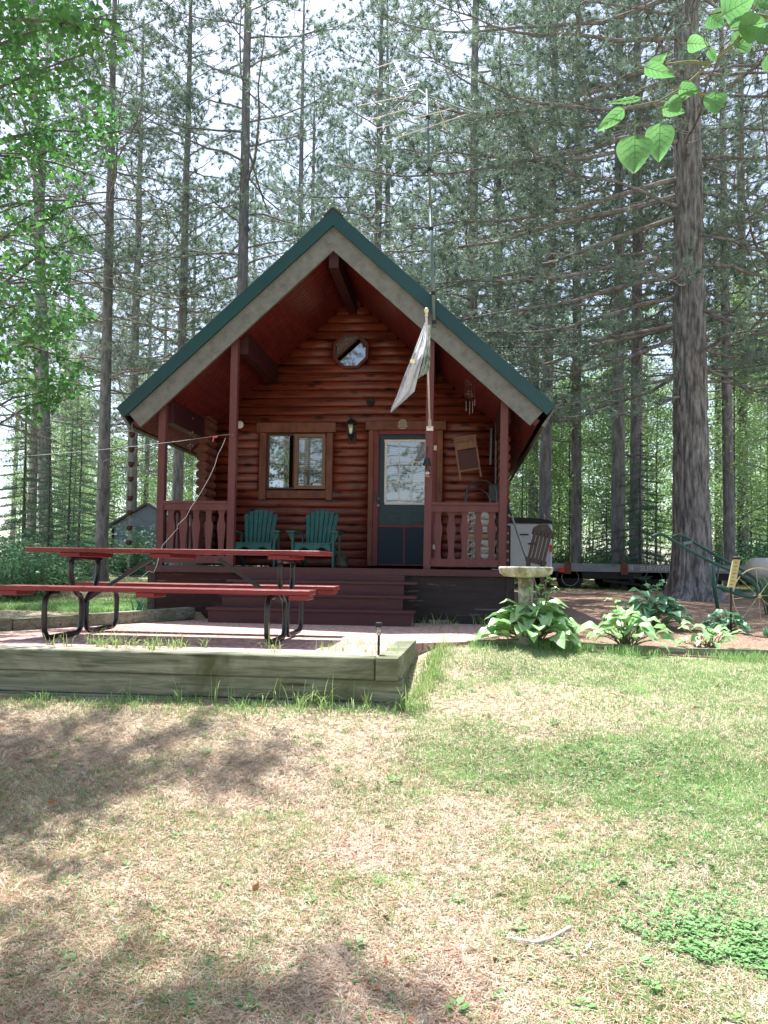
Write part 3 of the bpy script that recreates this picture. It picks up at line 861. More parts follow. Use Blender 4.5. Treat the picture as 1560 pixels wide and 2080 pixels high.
# clothes line and cord
hk = Vector((p2, 10.04, atY(470, 884, 10.04).z))
cl = thing('clothes_line', 'white line tied to a hook on the second porch post running off left', 'line', hk)
b = B(); e0 = hk + Vector((-.09, -.05, -.003)); e1 = atY(-60, 934, 6.5)
b.tube([e0.lerp(e1, t) - Vector((0, 0, .03 * 4 * t * (1 - t))) for t in np.linspace(0, 1, 24)], .0018, 5); b.build('rope', m_cord, cl)
b = B(); b.tube([hk, hk + Vector((-.02, -.03, .01)), hk + Vector((-.05, -.05, -.005)), e0], .006, 6).tube([hk + Vector((0, -.01, .02)), hk + Vector((.03, -.02, 0)), hk + Vector((0, -.02, -.02))], .004, 5); b.build('hook', m_brass, cl)
e = atY(437, 888, 9.95)
b = B(); b.bar(e + Vector((-.03, 0, 0)), e + Vector((.03, 0, .004)), .014, .016).bar(e + Vector((-.02, 0, 0)), e + Vector((-.03, 0, -.06)), .006, .012, (1, 0, 0)); b.build('knot_tape', m_pink, cl)
pts = [(458, 890), (452, 905), (443, 922), (436, 946), (424, 972), (408, 1000), (400, 1013), (388, 1030), (378, 1050), (360, 1067), (361, 1073), (345, 1091), (330, 1108), (326, 1118), (318, 1150), (312, 1163), (302, 1160), (290, 1170), (268, 1195)]
b = B(); b.tube([atY(x, y, 9.93 - .03 * k) for k, (x, y) in enumerate(pts)], .0036, 5)
tag(b.build('dangling_cord', m_cord, None, hk), 'loose white cord dangling from the clothes line past the left railing', 'cord')

# washboard
c = atY(950, 930, 11.78)
wsh = thing('washboard', 'old wooden washboard hanging crooked on the log wall right of the door', 'washboard', c)
ro = Matrix.Rotation(R(-9), 4, 'Y')
def wl(u, v, d): return c + (ro @ Vector((u, 0, v))) + Vector((0, d, 0))
def wbx(name, u0, u1, v0, v1, d0, d1, m):
    b = B(); b.prism([(u0, v0), (u1, v0), (u1, v1), (u0, v1)], wl, d0, d1); return b.build(name, m, wsh)
wbx('side_rail', -.17, -.145, -.32, .33, -.015, .015, m_wash); wbx('side_rail', .145, .17, -.32, .33, -.015, .015, m_wash)
wbx('top_panel', -.143, .143, .14, .30, -.008, .01, m_wash); wbx('crosspiece', -.18, .18, .305, .335, -.017, .017, m_wash); wbx('crosspiece', -.143, .143, -.20, -.175, -.012, .012, m_wash)
wbx('scrub_plate', -.143, .143, -.172, .125, -.004, .006, m_ridges)
text_obj('lettering', 'MAID-RITE', .055, face_cam(wl(0, .255, -.009), R(-9)), m_dark, wsh, .001)

# snow shovel and pipe
c = atY(1008, 860, 11.6)
sh = thing('long_handled_shovel', 'dark long handled shovel hanging in the right corner of the porch', 'shovel', c)
b = B(); b.tube([c, atY(1007, 985, 11.6)], .016, 8); b.build('handle', M('dull grey handle', (.12, .13, .14), None, rough=.5), sh)
q0 = atY(1005, 1000, 11.58); b = B(); b.box(q0.x - .09, q0.x + .09, 11.54, 11.57, q0.z - .15, q0.z + .12, .01); b.build('blade', m_black, sh)
c = atY(998, 870, 11.6); b = B(); b.bar(c, atY(996, 944, 11.6), .03, .02, (0, 1, 0)); tag(b.build('metal_channel', M('dark steel channel', (.09, .10, .12), None, rough=.4), None, c), 'short dark metal channel hanging beside the shovel', 'metal bar')

# log rack and firewood
c = atY(972, 1100, 10.85); c.z = DZ
rk = thing('firewood_rack', 'black round hoop firewood rack standing on the right side of the porch', 'firewood rack', c)
rr = .35
for dy in (0, .28):
    sc_ = 1 if dy == 0 else .86
    b = B(); cz = c.z + 1.05 if dy == 0 else c.z + .98
    x_ = c.x + (.03 if dy == 0 else -.02)
    w2 = .21 * sc_
    b.tube([(x_ - w2, c.y + dy, c.z + .02)] + [(x_ - w2 * math.cos(t), c.y + dy, cz + w2 * math.sin(t)) for t in np.linspace(0, math.pi, 14)] + [(x_ + w2, c.y + dy, c.z + .02)], .013, 8)
    b.build('hoop', m_black, rk, smooth=True)
b = B()
for dx in (-.2, .2): b.tube([(c.x + dx, c.y, c.z + .04), (c.x + dx, c.y + .28, c.z + .04)], .012, 8)
b.build('base_bar', m_black, rk)
rng = random.Random(4)
proto = None; k = 0
for row in range(8):
    for colm in range(3):
        y_ = c.y + .02 + colm * .115 + rng.uniform(-.01, .01); r_ = rng.uniform(.048, .062); z_ = c.z + .085 + row * .096
        if row > 5 and colm == 0 and rng.random() < .5: continue
        b = B(); n = rng.choice([5, 9, 9, 6]); o_ = rng.uniform(-.03, .03)
        prof = [(r_ * math.cos(2 * math.pi * q / n + row) * rng.uniform(.8, 1.08), r_ * math.sin(2 * math.pi * q / n + row) * rng.uniform(.8, 1.08)) for q in range(n)]
        b.prism(prof, lambda u, v, d: (d, y_ + u, z_ + v), c.x - .20 + o_, c.x + .24 + o_)
        lg = b.build('firewood_log', m_bwood if n > 5 and (row * 3 + colm) % 4 else m_cut, None, (c.x, y_, z_), smooth=n > 6)
        tag(lg, 'split white birch firewood log stacked in the hoop rack behind the right railing', 'firewood', 'firewood logs in the hoop rack')

# pot, brick
c = atY(694, 1148, 11.1); c.z = DZ
pot = thing('metal_pot', 'dark enamel metal pot standing on the deck right of the chairs', 'pot', c)
b = B(); b.lathe([(.06, .001), (.095, .006), (.10, .05), (.10, .17), (.106, .178), (.10, .178), (.094, .17), (.09, .02)], c, 22, cap=False); b.build('pot_body', M('dull dark metal', (.06, .055, .045), (.16, .15, .12), (14, 14, 14), .4, metal=.5), pot, smooth=True)
b = B(); b.tube([(c.x - .10, c.y, c.z + .13), (c.x - .13, c.y, c.z + .11), (c.x - .10, c.y, c.z + .09)], .006, 6); b.build('handle', m_blackm, pot)
c = atZ(892, 1262, pz(9.8)); b = B(); b.box(c.x - .13, c.x + .13, 9.80, 9.93, pz(9.8) - .01, pz(9.8) + .045, .006)
tag(b.build('concrete_block', M('grey brown paver', (.16, .13, .11), (.24, .2, .17), (20, 20, 20), .9), None, (c.x, 9.86, pz(9.8))), 'flat grey paver lying against the dark skirting right of the steps', 'paver')

# adirondack chairs
def chair():
    t = thing('adirondack_chair', 'x', 'chair', (0, 0, 0), 'green adirondack chairs on the porch')
    b = B(); # front apron, scalloped
    xs = np.linspace(-.27, .27, 25); top = [(x, .355) for x in xs]; bot = [(x, .275 + .03 * math.cos(x / .27 * 2 * math.pi) * -1 + .0) for x in xs][::-1]
    b.prism(top + bot, lambda u, v, d: (u, d, v), -.325, -.305); b.build('apron', m_green, t)
    b = B()
    for k in range(6): y = -.33 + k * .083; z = .37 - k * .014; b.box(-.285, .285, y, y + .074, z - .018, z, .003)
    b.build('seat', m_green, t)
    n = 7
    for k in range(n):
        u = (k - (n - 1) / 2) / ((n - 1) / 2)
        xb = u * .18; xt = u * .235; hz = .93 - .075 * u * u
        b = B(); w0 = .022; w1 = .0325
        b.hexa([(xb - w0, .12, .26), (xb + w0, .12, .26), (xb + w0, .138, .26), (xb - w0, .138, .26), (xt - w1, .36, hz - .01), (xt + w1, .36, hz - .01), (xt + w1, .378, hz), (xt - w1, .378, hz)])
        b.build('back_slat', m_green, t)
    b = B(); b.bar((-.24, .27, .50), (.24, .27, .50), .02, .07).bar((-.24, .365, .76), (.24, .365, .76), .02, .06); b.build('back_rail', m_green, t)
    for s in (-1, 1):
        b = B(); b.box(s * .315 - .0125, s * .315 + .0125, -.33, -.25, 0, .53); b.build('leg', m_green, t)
        b = B(); b.bar((s * .29, -.30, .31), (s * .29, .52, .03), .024, .10); b.build('leg', m_green, t)
        b = B(); b.prism([(s * .27, -.40), (s * .40, -.40), (s * .41, -.34), (s * .40, .05), (s * .345, .34), (s * .285, .34)], lambda u, v, d: (u, v, d), .531, .552); b.build('arm', m_green, t)
        b = B(); b.prism([(s * .328, .53), (s * .39, .53), (s * .328, .36)], lambda u, v, d: (u, d, v), -.30, -.28); b.build('arm_bracket', m_green, t); b = B(); b.bar((s * .30, .30, .20), (s * .30, .30, .53), .025, .05, (0, 1, 0)); b.build('arm_post', m_green, t)
    return t
ch1 = chair(); ch2 = copy_tree(ch1)
ch1['label'] = 'green adirondack chair partly behind the second porch post'; ch2['label'] = 'green adirondack chair under the right half of the window, beside the pot'
a_ = atY(516, 1148, 10.98); ch1.location = (a_.x, 11.12, DZ); ch1.rotation_euler = (0, 0, .10); ch1.scale = (.94, .94, .94)
a_ = atY(640, 1148, 10.98); ch2.location = (a_.x, 11.12, DZ); ch2.rotation_euler = (0, 0, -.03); ch2.scale = (.94, .94, .94)

# ================================================================= PICNIC TABLE
TX, TYc, TL = -2.44, 6.68, 2.58
tz = lambda y: pz(y) + .0
pt_ = thing('picnic_table', 'red plank picnic table with attached benches and black tube legs on the patio', 'picnic table', (TX, TYc, pz(TYc)))
base = pz(TYc)
def tb(name, x0, x1, y0, y1, z0, z1, m=m_tabler, bev=.004):
    b = B(); b.box(x0, x1, y0, y1, base + z0, base + z1, bev); return b.build(name, m, pt_)
tt = tb('tabletop', TX - TL / 2, TX + TL / 2, TYc - .37, TYc - .232, .742, .78)
for k in range(1, 5):
    y = TYc - .37 + k * .151
    b = B(); b.box(TX - TL / 2 + .004 * k, TX + TL / 2 - .003 * k, y, y + .136, base + .742, base + .78, .004); b.build('plank', m_tabler, tt)
for s in (-1, 1):
    bn = tb('bench', TX - TL / 2 - (.04 if s < 0 else 0), TX + TL / 2, TYc + s * .63 - .14, TYc + s * .63 - .005, .422, .46)
    b = B(); b.box(TX - TL / 2, TX + TL / 2, TYc + s * .63 + .005, TYc + s * .63 + .14, base + .422, base + .46, .004); b.build('plank', m_tabler, bn)
    for dx in (-TL / 2 + .02, -.12, TL / 2 - .17):
        b = B(); b.box(TX + dx, TX + dx + .15, TYc + s * .63 - .135, TYc + s * .63 + .135, base + .382, base + .421, .004); b.build('cleat', m_tabler, bn)
for dx in (-TL / 2 + .38, -.10, TL / 2 - .36):
    tb('cleat', TX + dx - .09, TX + dx + .09, TYc - .33, TYc + .33, .703, .741)
for s in (-1, 1):
    fx = TX + s * (TL / 2 - .36)
    def q(y, z): return (fx, TYc + y, base + z)
    def arc(cy, cz, r, a0, a1, n=7): return [(cy + r * math.cos(a), cz + r * math.sin(a)) for a in np.linspace(a0, a1, n)]
    b = B()
    for m_ in (-1, 1):
        # top bracket down, curving to the centre stem, out along the ground, up to the bench
        path = [(.25, .70), (.255, .62)] + [(.255 - .19 * (1 - math.cos(a)), .60 - .24 * math.sin(a)) for a in np.linspace(.2, 1.45, 8)]
        path += [(.05, .32), (.042, .26), (.042, .16)] + arc(.13, .115, .085, math.pi, 1.5 * math.pi, 5)[1:] + [(.50, .03)] + arc(.57, .125, .095, -math.pi / 2, 0, 6) + [(.668, .20), (.67, .29)] + arc(.57, .295, .10, 0, math.pi / 2, 6) + [(.48, .395)]
        dy = m_
        b.tube([q(dy * y, z) for y, z in path], .0235, 10)
    b.tube([q(-.30, .69), q(.30, .69)], .02, 8)
    b.build('leg', m_black, pt_, smooth=True)
    b = B(); b.bar(q(0, .30), (fx - s * .62, TYc, base + .70), .035, .012, (0, 1, 0)); b.build('brace', m_black, pt_)

# ================================================================= TIMBER WALL
tw = thing('timber_retaining_wall', 'low weathered greenish timber wall holding up the brick patio', 'retaining wall', (-2.9, 5.3, .5))
b = B(); b.box(-6.5, -.56, 5.245, 5.395, .713, .863, .008); b.build('timber', m_timber, tw)
b = B(); b.box(-6.5, -.37, 5.252, 5.402, .561, .710, .008); b.build('timber', m_timber, tw)
b = B(); b.box(-6.5, -.37, 5.242, 5.392, .36, .558, .008); b.build('timber', m_timber, tw)
b = B()
p0 = Vector((-.478, 5.215, .790)); p1_ = Vector((-.43, 6.62, .785))
b.bar(p0, p1_, .15, .15); b.build('timber', m_timber, tw)
b = B(); b.bar(p0 + Vector((.0, .2, -.153)), p1_ + Vector((0, 0, -.153)), .145, .15).bar(p0 + Vector((.0, .2, -.306)), p1_ + Vector((0, 0, -.306)), .15, .15); b.build('timber', m_timber, tw)
b = B(); b.bar((-5.5, 5.3, .87), (-4.28, 7.0, .87), .14, .15).bar((-4.28, 7.0, .86), (-3.42, 9.62, .85), .13, .14); b.build('timber', m_timber, tw)

# solar light
c = atZ(769, 1326, pz(5.5)); c = Vector((atY(769, 1320, 5.46).x, 5.46, pz(5.5)))
so_ = thing('solar_path_light', 'small black capped solar stake light at the patio corner', 'path light', c)
zt_ = atY(769, 1264, 5.46).z
b = B(); b.tube([c, (c.x, c.y, zt_ - .09)], .009, 8); b.build('stake', m_blackm, so_)
b = B(); b.lathe([(.016, -.09), (.022, -.03)], (c.x, c.y, zt_), 14); b.build('lens', glass('solar lens', (.85, .82, .78), .2), so_, smooth=True)
b = B(); b.lathe([(.023, -.032), (.024, -.004), (.02, 0)], (c.x, c.y, zt_), 16); b.build('cap', m_blackm, so_)

# bed edging
b = B(); segs = []
for k in range(9):
    x0 = .15 + k * .62; x1 = x0 + .60
    y0 = 6.93 + .05 * x0; y1 = 6.93 + .05 * x1
    e = B(); e.bar((x0, y0, h1(x0, y0) + .03), (x1, y1, h1(x1, y1) + .03 + .01 * math.sin(k * 3)), .09, .07)
    tag(e.build('edging_block', m_timber, None, (x0, y0, h1(x0, y0))), '%s edging timber of the planting bed, counting right from the patio' % ['first', 'second', 'third', 'fourth', 'fifth', 'sixth', 'seventh', 'eighth', 'ninth'][k], 'edging', 'edging timbers along the planting bed')

# birdbath
c = atY(1068, 1160, 7.0); c.z = h1(c.x, 7.0)
bbz = atY(1068, 1151, 7.0).z
bb = thing('birdbath', 'pale mossy concrete birdbath standing behind the hosta bed', 'birdbath', c)
b = B(); b.lathe([(.14, c.z - .02), (.14, c.z + .05), (.075, c.z + .10), (.062, c.z + .3), (.070, bbz - .14), (.10, bbz - .085), (.20, bbz - .075), (.235, bbz - .05), (.242, bbz - .02), (.236, bbz), (.215, bbz - .005), (.16, bbz - .045), (.01, bbz - .055)], (c.x, c.y, 0), 36, cap=False)
b2 = B(); prof = [(.14, c.z - .02), (.14, c.z + .05), (.075, c.z + .10), (.062, c.z + .3), (.070, bbz - .10)]
b2.lathe(prof, (c.x, c.y, 0), 28); b2.build('pedestal', m_concrete, bb, smooth=True)
b = B(); b.lathe([(.05, bbz - .10), (.19, bbz - .088), (.232, bbz - .06), (.242, bbz - .02), (.238, bbz - .003), (.222, bbz), (.20, bbz - .02), (.12, bbz - .045), (.01, bbz - .05)], (c.x, c.y, 0), 40, cap=False); b.build('bowl', m_concrete, bb, smooth=True)

# leaning pole, crate
b = B(); a0 = atY(1033, 1030, 11.3); a1 = atZ(1105, 1238, .86); b.tube([a0, a1], .016, 8)
pl = b.build('leaning_pole', m_broom, None, a1, smooth=True); tag(pl, 'long grey pole leaning against the right corner of the cabin', 'pole')
b = B(); dv = (a1 - a0).normalized(); b.tube([a0 - dv * .02, a0 + dv * .13], .022, 8); b.build('grip', m_teal, pl)
c = atY(1096, 1110, 9.0)
cr = thing('slatted_crate', 'dark weathered slatted crate end leaning behind the birdbath', 'crate', c)
ro2 = Matrix.Rotation(R(13), 3, 'Y')
def cq(u, v, d): return c + ro2 @ Vector((u, 0, v)) + Vector((0, d, 0))
for k in range(5):
    u0 = -.105 + k * .043; b = B(); b.prism([(u0, -.21), (u0 + .034, -.21), (u0 + .034, .17), (u0, .17)], cq, -.02 + (.006 if k % 2 else 0), .0); b.build('slat', m_crate, cr)
b = B(); b.prism([(-.12, .12), (.12, .12), (.12, .19), (.03, .27), (-.06, .25), (-.12, .20)], cq, .001, .03).prism([(-.12, -.2), (.12, -.2), (.12, -.15), (-.12, -.15)], cq, .001, .03); b.build('batten', m_crate, cr)
c2 = h1(c.x, 9.1)
b = B(); b.bar(cq(-.08, -.2, .02), (c.x - .15, 9.1, c2 - .02), .05, .03, (0, 1, 0)).bar(cq(.08, -.2, .02), (c.x + .05, 9.1, c2 - .02), .05, .03, (0, 1, 0)); b.build('leg', m_crate, cr)

# cargo trailer
Yt = 18.2
xr = atY(1122, 1100, Yt).x; ztp = atY(1090, 1051, Yt).z
gz = h1(1.5, Yt)
ctn = thing('cargo_trailer', 'white enclosed cargo trailer with black roof edge parked behind the cabin', 'trailer', (1.3, Yt + 1.6, gz))
b = B(); b.box(xr - 1.9, xr, Yt, Yt + 3.4, gz + .40, ztp - .14, .04); b.build('trailer_body', m_trailer, ctn)
b = B(); n = 10; pr = [(xr - 1.9, ztp - .138), (xr, ztp - .138)] + [(xr - .95 + .95 * math.cos(t), ztp - .14 + .14 * math.sin(t) ** .6) for t in np.linspace(.15, math.pi - .15, n)]
b.prism(pr, lambda u, v, d: (u, d, v), Yt + .01, Yt + 3.38); b.build('roof', m_blackm, ctn)
b = B(); b.box(xr - 1.0, xr - .965, Yt - .03, Yt - .002, gz + .5, ztp - .2).box(xr - .55, xr - .40, Yt - .03, Yt - .002, 2.02, 2.06).box(xr - .75, xr - .55, Yt - .02, Yt - .002, ztp - .42, ztp - .39); b.build('door_bar', m_blackm, ctn)
b = B(); b.box(xr - .06, xr - .01, Yt - .03, Yt - .002, 1.85, 2.02); b.build('tail_light', m_lamp, ctn)
b = B(); b.lathe([(.02, -.015), (.02, .0)], (xr - .38, Yt - .003, ztp - .26), 12, 'Y'); b.build('lock', m_blackm, ctn)
for x_ in (xr - .12, xr - 1.78):
    b = B(); b.lathe([(.18, -.10), (.31, -.10), (.33, -.05), (.33, .05), (.31, .10), (.18, .10)], (x_, Yt + 1.7, gz + .33), 22, 'X'); b.build('wheel', m_rubber, ctn)

# flatbed trailer
Yf = 18.6
fx0 = atY(1122, 1150, Yf).x; fx1 = 7.6
gz = h1(4, Yf)
ft = thing('flatbed_trailer', 'low grey flatbed trailer with white lettering parked behind the big pine', 'trailer', (4.5, Yf + .9, gz))
zt0 = atY(1200, 1145, Yf).z; zb0 = zt0 - .19
b = B(); b.box(fx0, fx1, Yf, Yf + .05, zb0, zt0, .004); b.box(fx0, fx1, Yf + 1.95, Yf + 2.0, zb0, zt0); b.build('side_rail', m_steel, ft)
b = B(); b.box(fx0 + .02, fx1 - .02, Yf + .052, Yf + 1.948, zt0 - .12, zt0 - .07).box(fx0 + .1, fx1 - .05, Yf + .06, Yf + .2, zb0 - .16, zb0 + .03).box(fx0 + .1, fx1 - .05, Yf + 1.7, Yf + 1.85, zb0 - .16, zb0 + .03); b.build('bed', m_blackm, ft)
for px in (1153, 1268):
    x_ = atY(px, 1150, Yf).x; b = B(); b.box(x_ - .08, x_ + .08, Yf - .03, Yf - .002, zb0 - .06, zt0 + .03); b.build('stake_pocket', m_rust, ft)
x_ = atY(1141, 1158, Yf).x; b = B(); b.box(x_ - .09, x_ + .05, Yf - .09, Yf - .03, zb0 - .03, zb0 + .09, .01); b.build('tail_light', m_lamp, ft)
def wheel(px, r, par, Y=Yf + .15):
    x_ = atY(px, 1190, Y).x; cz = gz + r - .01
    b = B(); b.lathe([(r * .62, -.09), (r * .93, -.09), (r, -.05), (r, .05), (r * .93, .09), (r * .62, .09)], (x_, Y, cz), 28, 'Y'); wl_ = b.build('wheel', m_rubber, par, smooth=True)
    b = B(); b.lathe([(r * .66, -.10), (r * .61, -.095), (r * .58, -.03), (r * .30, -.03), (r * .22, -.07), (.01, -.07)], (x_, Y, cz), 20, 'Y', cap=False); b.build('rim', M('dull rim', (.20, .19, .17), (.32, .30, .27), (9, 9, 9), .5, metal=.4), wl_)
wheel(1157, .31, ft); wheel(1232, .31, ft, Yf + 1.8); wheel(1326, .31, ft)
b = B(); b.tube([(fx0 + .5, Yf + .3, gz + .3), (fx1 - 2.4, Yf + .3, gz + .34)], .04, 6).bar((fx0 + 1.2, Yf + .12, zb0 - .2), (fx0 + 2.6, Yf + .12, zb0 - .36), .05, .06).bar((fx0 + 1.8, Yf + .1, zb0 - .1), (fx0 + 1.9, Yf + .1, gz + .2), .08, .06, (0, 1, 0)); b.build('axle', m_blackm, ft)
text_obj('lettering', 'SURVIVED', .175, face_cam((atY(1334, 1154, Yf).x, Yf - .006, (zt0 + zb0) / 2 - .005)), m_tank, ft, .002, .002)
text_obj('lettering', 'II', .16, face_cam((atY(1283, 1154, Yf).x, Yf - .006, (zt0 + zb0) / 2)), m_tank, ft, .002, .002)

# shed
Ys = 25.0
sx0 = atY(226, 1120, Ys).x; gz = 1.0
g0 = atY(230, 1172, Ys).z
shd = thing('garden_shed', 'small blue grey and teal shed standing on the lawn behind the cabin', 'shed', (sx0 + 1.3, Ys, g0))
zl = atY(228, 1068, Ys).z; zr = atY(300, 1026, Ys).z; xr_ = atY(300, 1030, Ys).x
xe = 2 * xr_ - sx0
b = B(); b.prism([(sx0, 1.64), (xe, 1.64), (xe, zl), (xr_, zr), (sx0, zl)], lambda u, v, d: (u, d, v), Ys, Ys + 2.6); b.build('wall', m_shedg, shd)
b = B(); b.box(sx0 - .01, xe + .01, Ys - .02, Ys + 2.62, g0 - .1, 1.638); b.build('lower_wall', m_shedt, shd)
b = B()
for s in (-1, 1):
    xe_ = xr_ + s * (xr_ - sx0 + .12); k = (zr - zl) / (xr_ - sx0)
    z1 = zr - k * (xr_ - sx0 + .12)
    b.prism([(xr_, zr + .01), (xe_, z1 + .01), (xe_, z1 + .09), (xr_, zr + .09)], lambda u, v, d: (u, d, v), Ys - .15, Ys + 2.75)
b.build('roof', M('dark shed roof', (.06, .065, .07), None, rough=.7), shd)
b = B(); b.box(sx0 - .0, sx0 + .08, Ys - .03, Ys - .001, 1.64, zl - .02); b.build('corner_board', m_dark, shd)

# wheel hoe / old plow and rain gauge
Yp_ = 9.3
c = atY(1450, 1235, Yp_)
plw = thing('walk_behind_plow', 'old dark green walk behind plow with long handles beside the big pine', 'plow', (c.x, Yp_, h1(c.x, Yp_)))
def pp_(l, Y): return [atY(x, y, Y) for x, y in l]
def smooth(pts, n=6):
    P = [pts[0]] + pts + [pts[-1]]; o = []
    for k in range(1, len(P) - 2):
        for t in np.linspace(0, 1, n, endpoint=False):
            a, b_, c_, d_ = P[k - 1], P[k], P[k + 1], P[k + 2]
            o.append(.5 * ((2 * b_) + (c_ - a) * t + (2 * a - 5 * b_ + 4 * c_ - d_) * t * t + (3 * b_ - a - 3 * c_ + d_) * t ** 3))
    return o + [pts[-1]]
for Y_, l in ((9.05, [(1324, 1090), (1338, 1085), (1352, 1089), (1372, 1101), (1440, 1139), (1520, 1176), (1536, 1193), (1538, 1208), (1526, 1213), (1500, 1208), (1456, 1191)]),
              (9.45, [(1365, 1091), (1378, 1087), (1392, 1091), (1412, 1103), (1468, 1136), (1528, 1170), (1545, 1190), (1545, 1206), (1532, 1212), (1500, 1204), (1456, 1189)])):
    pts = smooth(pp_(l, Y_)); b = B()
    for k in range(len(pts) - 1): pass
    b.tube(pts, .017, 8); b.build('handle', m_plow, plw, smooth=True)
b = B(); b.bar(atY(1387, 1104, 9.05), atY(1407, 1101, 9.45), .02, .03); b.build('crossbar', m_plow, plw)
b = B(); t0 = atY(1444, 1142, 9.2); t1 = atY(1451, 1192, 9.2); t2 = atY(1458, 1238, 9.2); b.tube([t0, t1, t2], [.014, .024, .02], 8); b.tube([atY(1463, 1135, 9.45), atY(1455, 1190, 9.25)], .010, 6); b.build('shank', m_plow, plw, smooth=True)
c = atY(1541, 1211, 9.25); b = B(); rw = 55 / F * 9.25
b.tube([(c.x + rw * math.cos(t) * .98, 9.25 + .1 * math.cos(t), c.z + rw * math.sin(t)) for t in np.linspace(0, 2 * math.pi, 36, endpoint=False)], .0065, 6, closed=True)
for k in range(8):
    t = k * math.pi / 4 + .1; b.tube([(c.x, 9.25, c.z), (c.x + rw * .98 * math.cos(t), 9.25 + .1 * math.cos(t), c.z + rw * math.sin(t))], .003, 5)
b.lathe([(.02, -.04), (.03, 0), (.02, .04)], (c.x, 9.25, c.z), 10, 'Y'); b.build('wheel', m_yel, plw)
c = atY(1352, 1160, 8.6); gzz = h1(c.x, 8.6)
zt_ = atY(1352, 1110, 8.6).z
c = atY(1491, 1168, 8.6)
gauge = thing('rain_gauge', 'pale yellow wooden rain gauge post on a black stake by the plow', 'rain gauge', (c.x, 8.6, h1(c.x, 8.6)))
q0 = atY(1496, 1136, 8.6); q1 = atY(1485, 1193, 8.6)
b = B(); b.bar(q1, q0, .072, .03, (0, 1, 0)); b.build('scale_board', m_grav, gauge)
b = B(); b.lathe([(.045, 0), (.045, .022), (.03, .03)], q0, 14); b.build('cap', m_blackm, gauge)
b = B()
for k in range(7):
    p = q1.lerp(q0, .1 + k * .13); b.bar(p + Vector((-.02, -.02, 0)), p + Vector((.008 + .01 * (k % 2), -.02, 0)), .004, .004)
b.build('tick_marks', m_dark, gauge)
b = B(); b.tube([q1, (q1.x - .005, 8.6, h1(c.x, 8.6) - .02)], .009, 6); b.build('stake', m_blackm, gauge)
# pale tank and board behind
c = atY(1548, 1150, 15.0)
tk = thing('propane_tank', 'pale rounded tank at the right edge behind the plow', 'tank', (c.x + .5, 15, h1(c.x, 15)))
b = B(); b.lathe([(.01, -.16), (.14, -.15), (.2, -.08), (.22, .0), (.22, 1.0), (.1, 1.1)], (c.x - .05, 15.2, c.z - .06), 20, 'X'); b.build('tank_body', m_tank, tk, smooth=True)
b = B(); b.box(c.x + .1, c.x + .16, 15.1, 15.3, h1(c.x, 15) - .05, c.z - .2).box(c.x + .8, c.x + .86, 15.1, 15.3, h1(c.x, 15) - .05, c.z - .2); b.build('leg', m_steel, tk)
c = atY(1440, 1152, 16.4); d_ = atY(1545, 1152, 16.4)
b = B(); b.bar((c.x, 16.4, c.z - .04), (d_.x, 16.2, d_.z - .10), .5, .05); b.bar((c.x + .1, 16.4, c.z - .08), (c.x + .1, 16.4, .9), .05, .05, (0, 1, 0)).bar((d_.x - .1, 16.2, c.z - .12), (d_.x - .1, 16.2, .9), .05, .05, (0, 1, 0))
tag(b.build('plank_bench', m_tank, None, (c.x, 16.4, .93)), 'pale flat plank bench standing behind the plow', 'bench')
# ================================================================= VEGETATION
class NP:
    """fast accumulator of triangles and quads"""
    def __init__(s): s.V = []; s.F = {3: [], 4: []}; s.n = 0
    def add(s, V, Fa):
        V = np.asarray(V, np.float32).reshape(-1, 3)
        s.V.append(V); s.F[Fa.shape[1]].append(Fa + s.n); s.n += len(V)
    def tube(s, P, r, n=5):
        P = np.asarray(P, float); r = np.asarray(r, float)
        D = np.gradient(P, axis=0); D /= np.linalg.norm(D, axis=1)[:, None] + 1e-9
        a = np.cross(D, [0, 0, 1.0]); bad = np.linalg.norm(a, axis=1) < .2; a[bad] = np.cross(D[bad], [1.0, 0, 0])
        a /= np.linalg.norm(a, axis=1)[:, None]; c = np.cross(D, a)
        t = np.arange(n) * 2 * np.pi / n
        V = P[:, None, :] + (a[:, None, :] * np.cos(t)[None, :, None] + c[:, None, :] * np.sin(t)[None, :, None]) * r[:, None, None]
        m = len(P); i = np.arange(m - 1)[:, None] * n; k = np.arange(n)[None, :]
        q = np.stack([i + k, i + (k + 1) % n, i + n + (k + 1) % n, i + n + k], -1).reshape(-1, 4)
        s.add(V.reshape(-1, 3), q)
    def mesh(s, name, smooth=False):
        fs = [np.concatenate(s.F[k]) for k in (3, 4) if s.F[k]]
        return mesh_np(name, np.concatenate(s.V), fs, smooth)

def rnd_unit(rg, n):
    v = rg.normal(size=(n, 3)); return v / np.linalg.norm(v, axis=1)[:, None]
def norm(v): return v / (np.linalg.norm(v, axis=-1, keepdims=True) + 1e-9)

def needles(acc, C, D, rg, n=12, L=.14, w=.006, spread=(.3, 1.15)):
    """brush-like tufts at centres C pointing along D"""
    m = len(C)
    C = np.repeat(C, n, 0); D = np.repeat(D, n, 0)
    a = norm(np.cross(D, rnd_unit(rg, m * n)))
    th = rg.uniform(spread[0], spread[1], (m * n, 1))
    d = D * np.cos(th) + a * np.sin(th)
    base = C + D * rg.uniform(-.05, .015, (m * n, 1))
    tip = base + d * (L * rg.uniform(.75, 1.15, (m * n, 1)))
    sd = norm(np.cross(d, rnd_unit(rg, m * n))) * w / 2
    V = np.stack([base - sd, base + sd, tip], 1).reshape(-1, 3)
    acc.add(V, np.arange(m * n * 3).reshape(-1, 3))

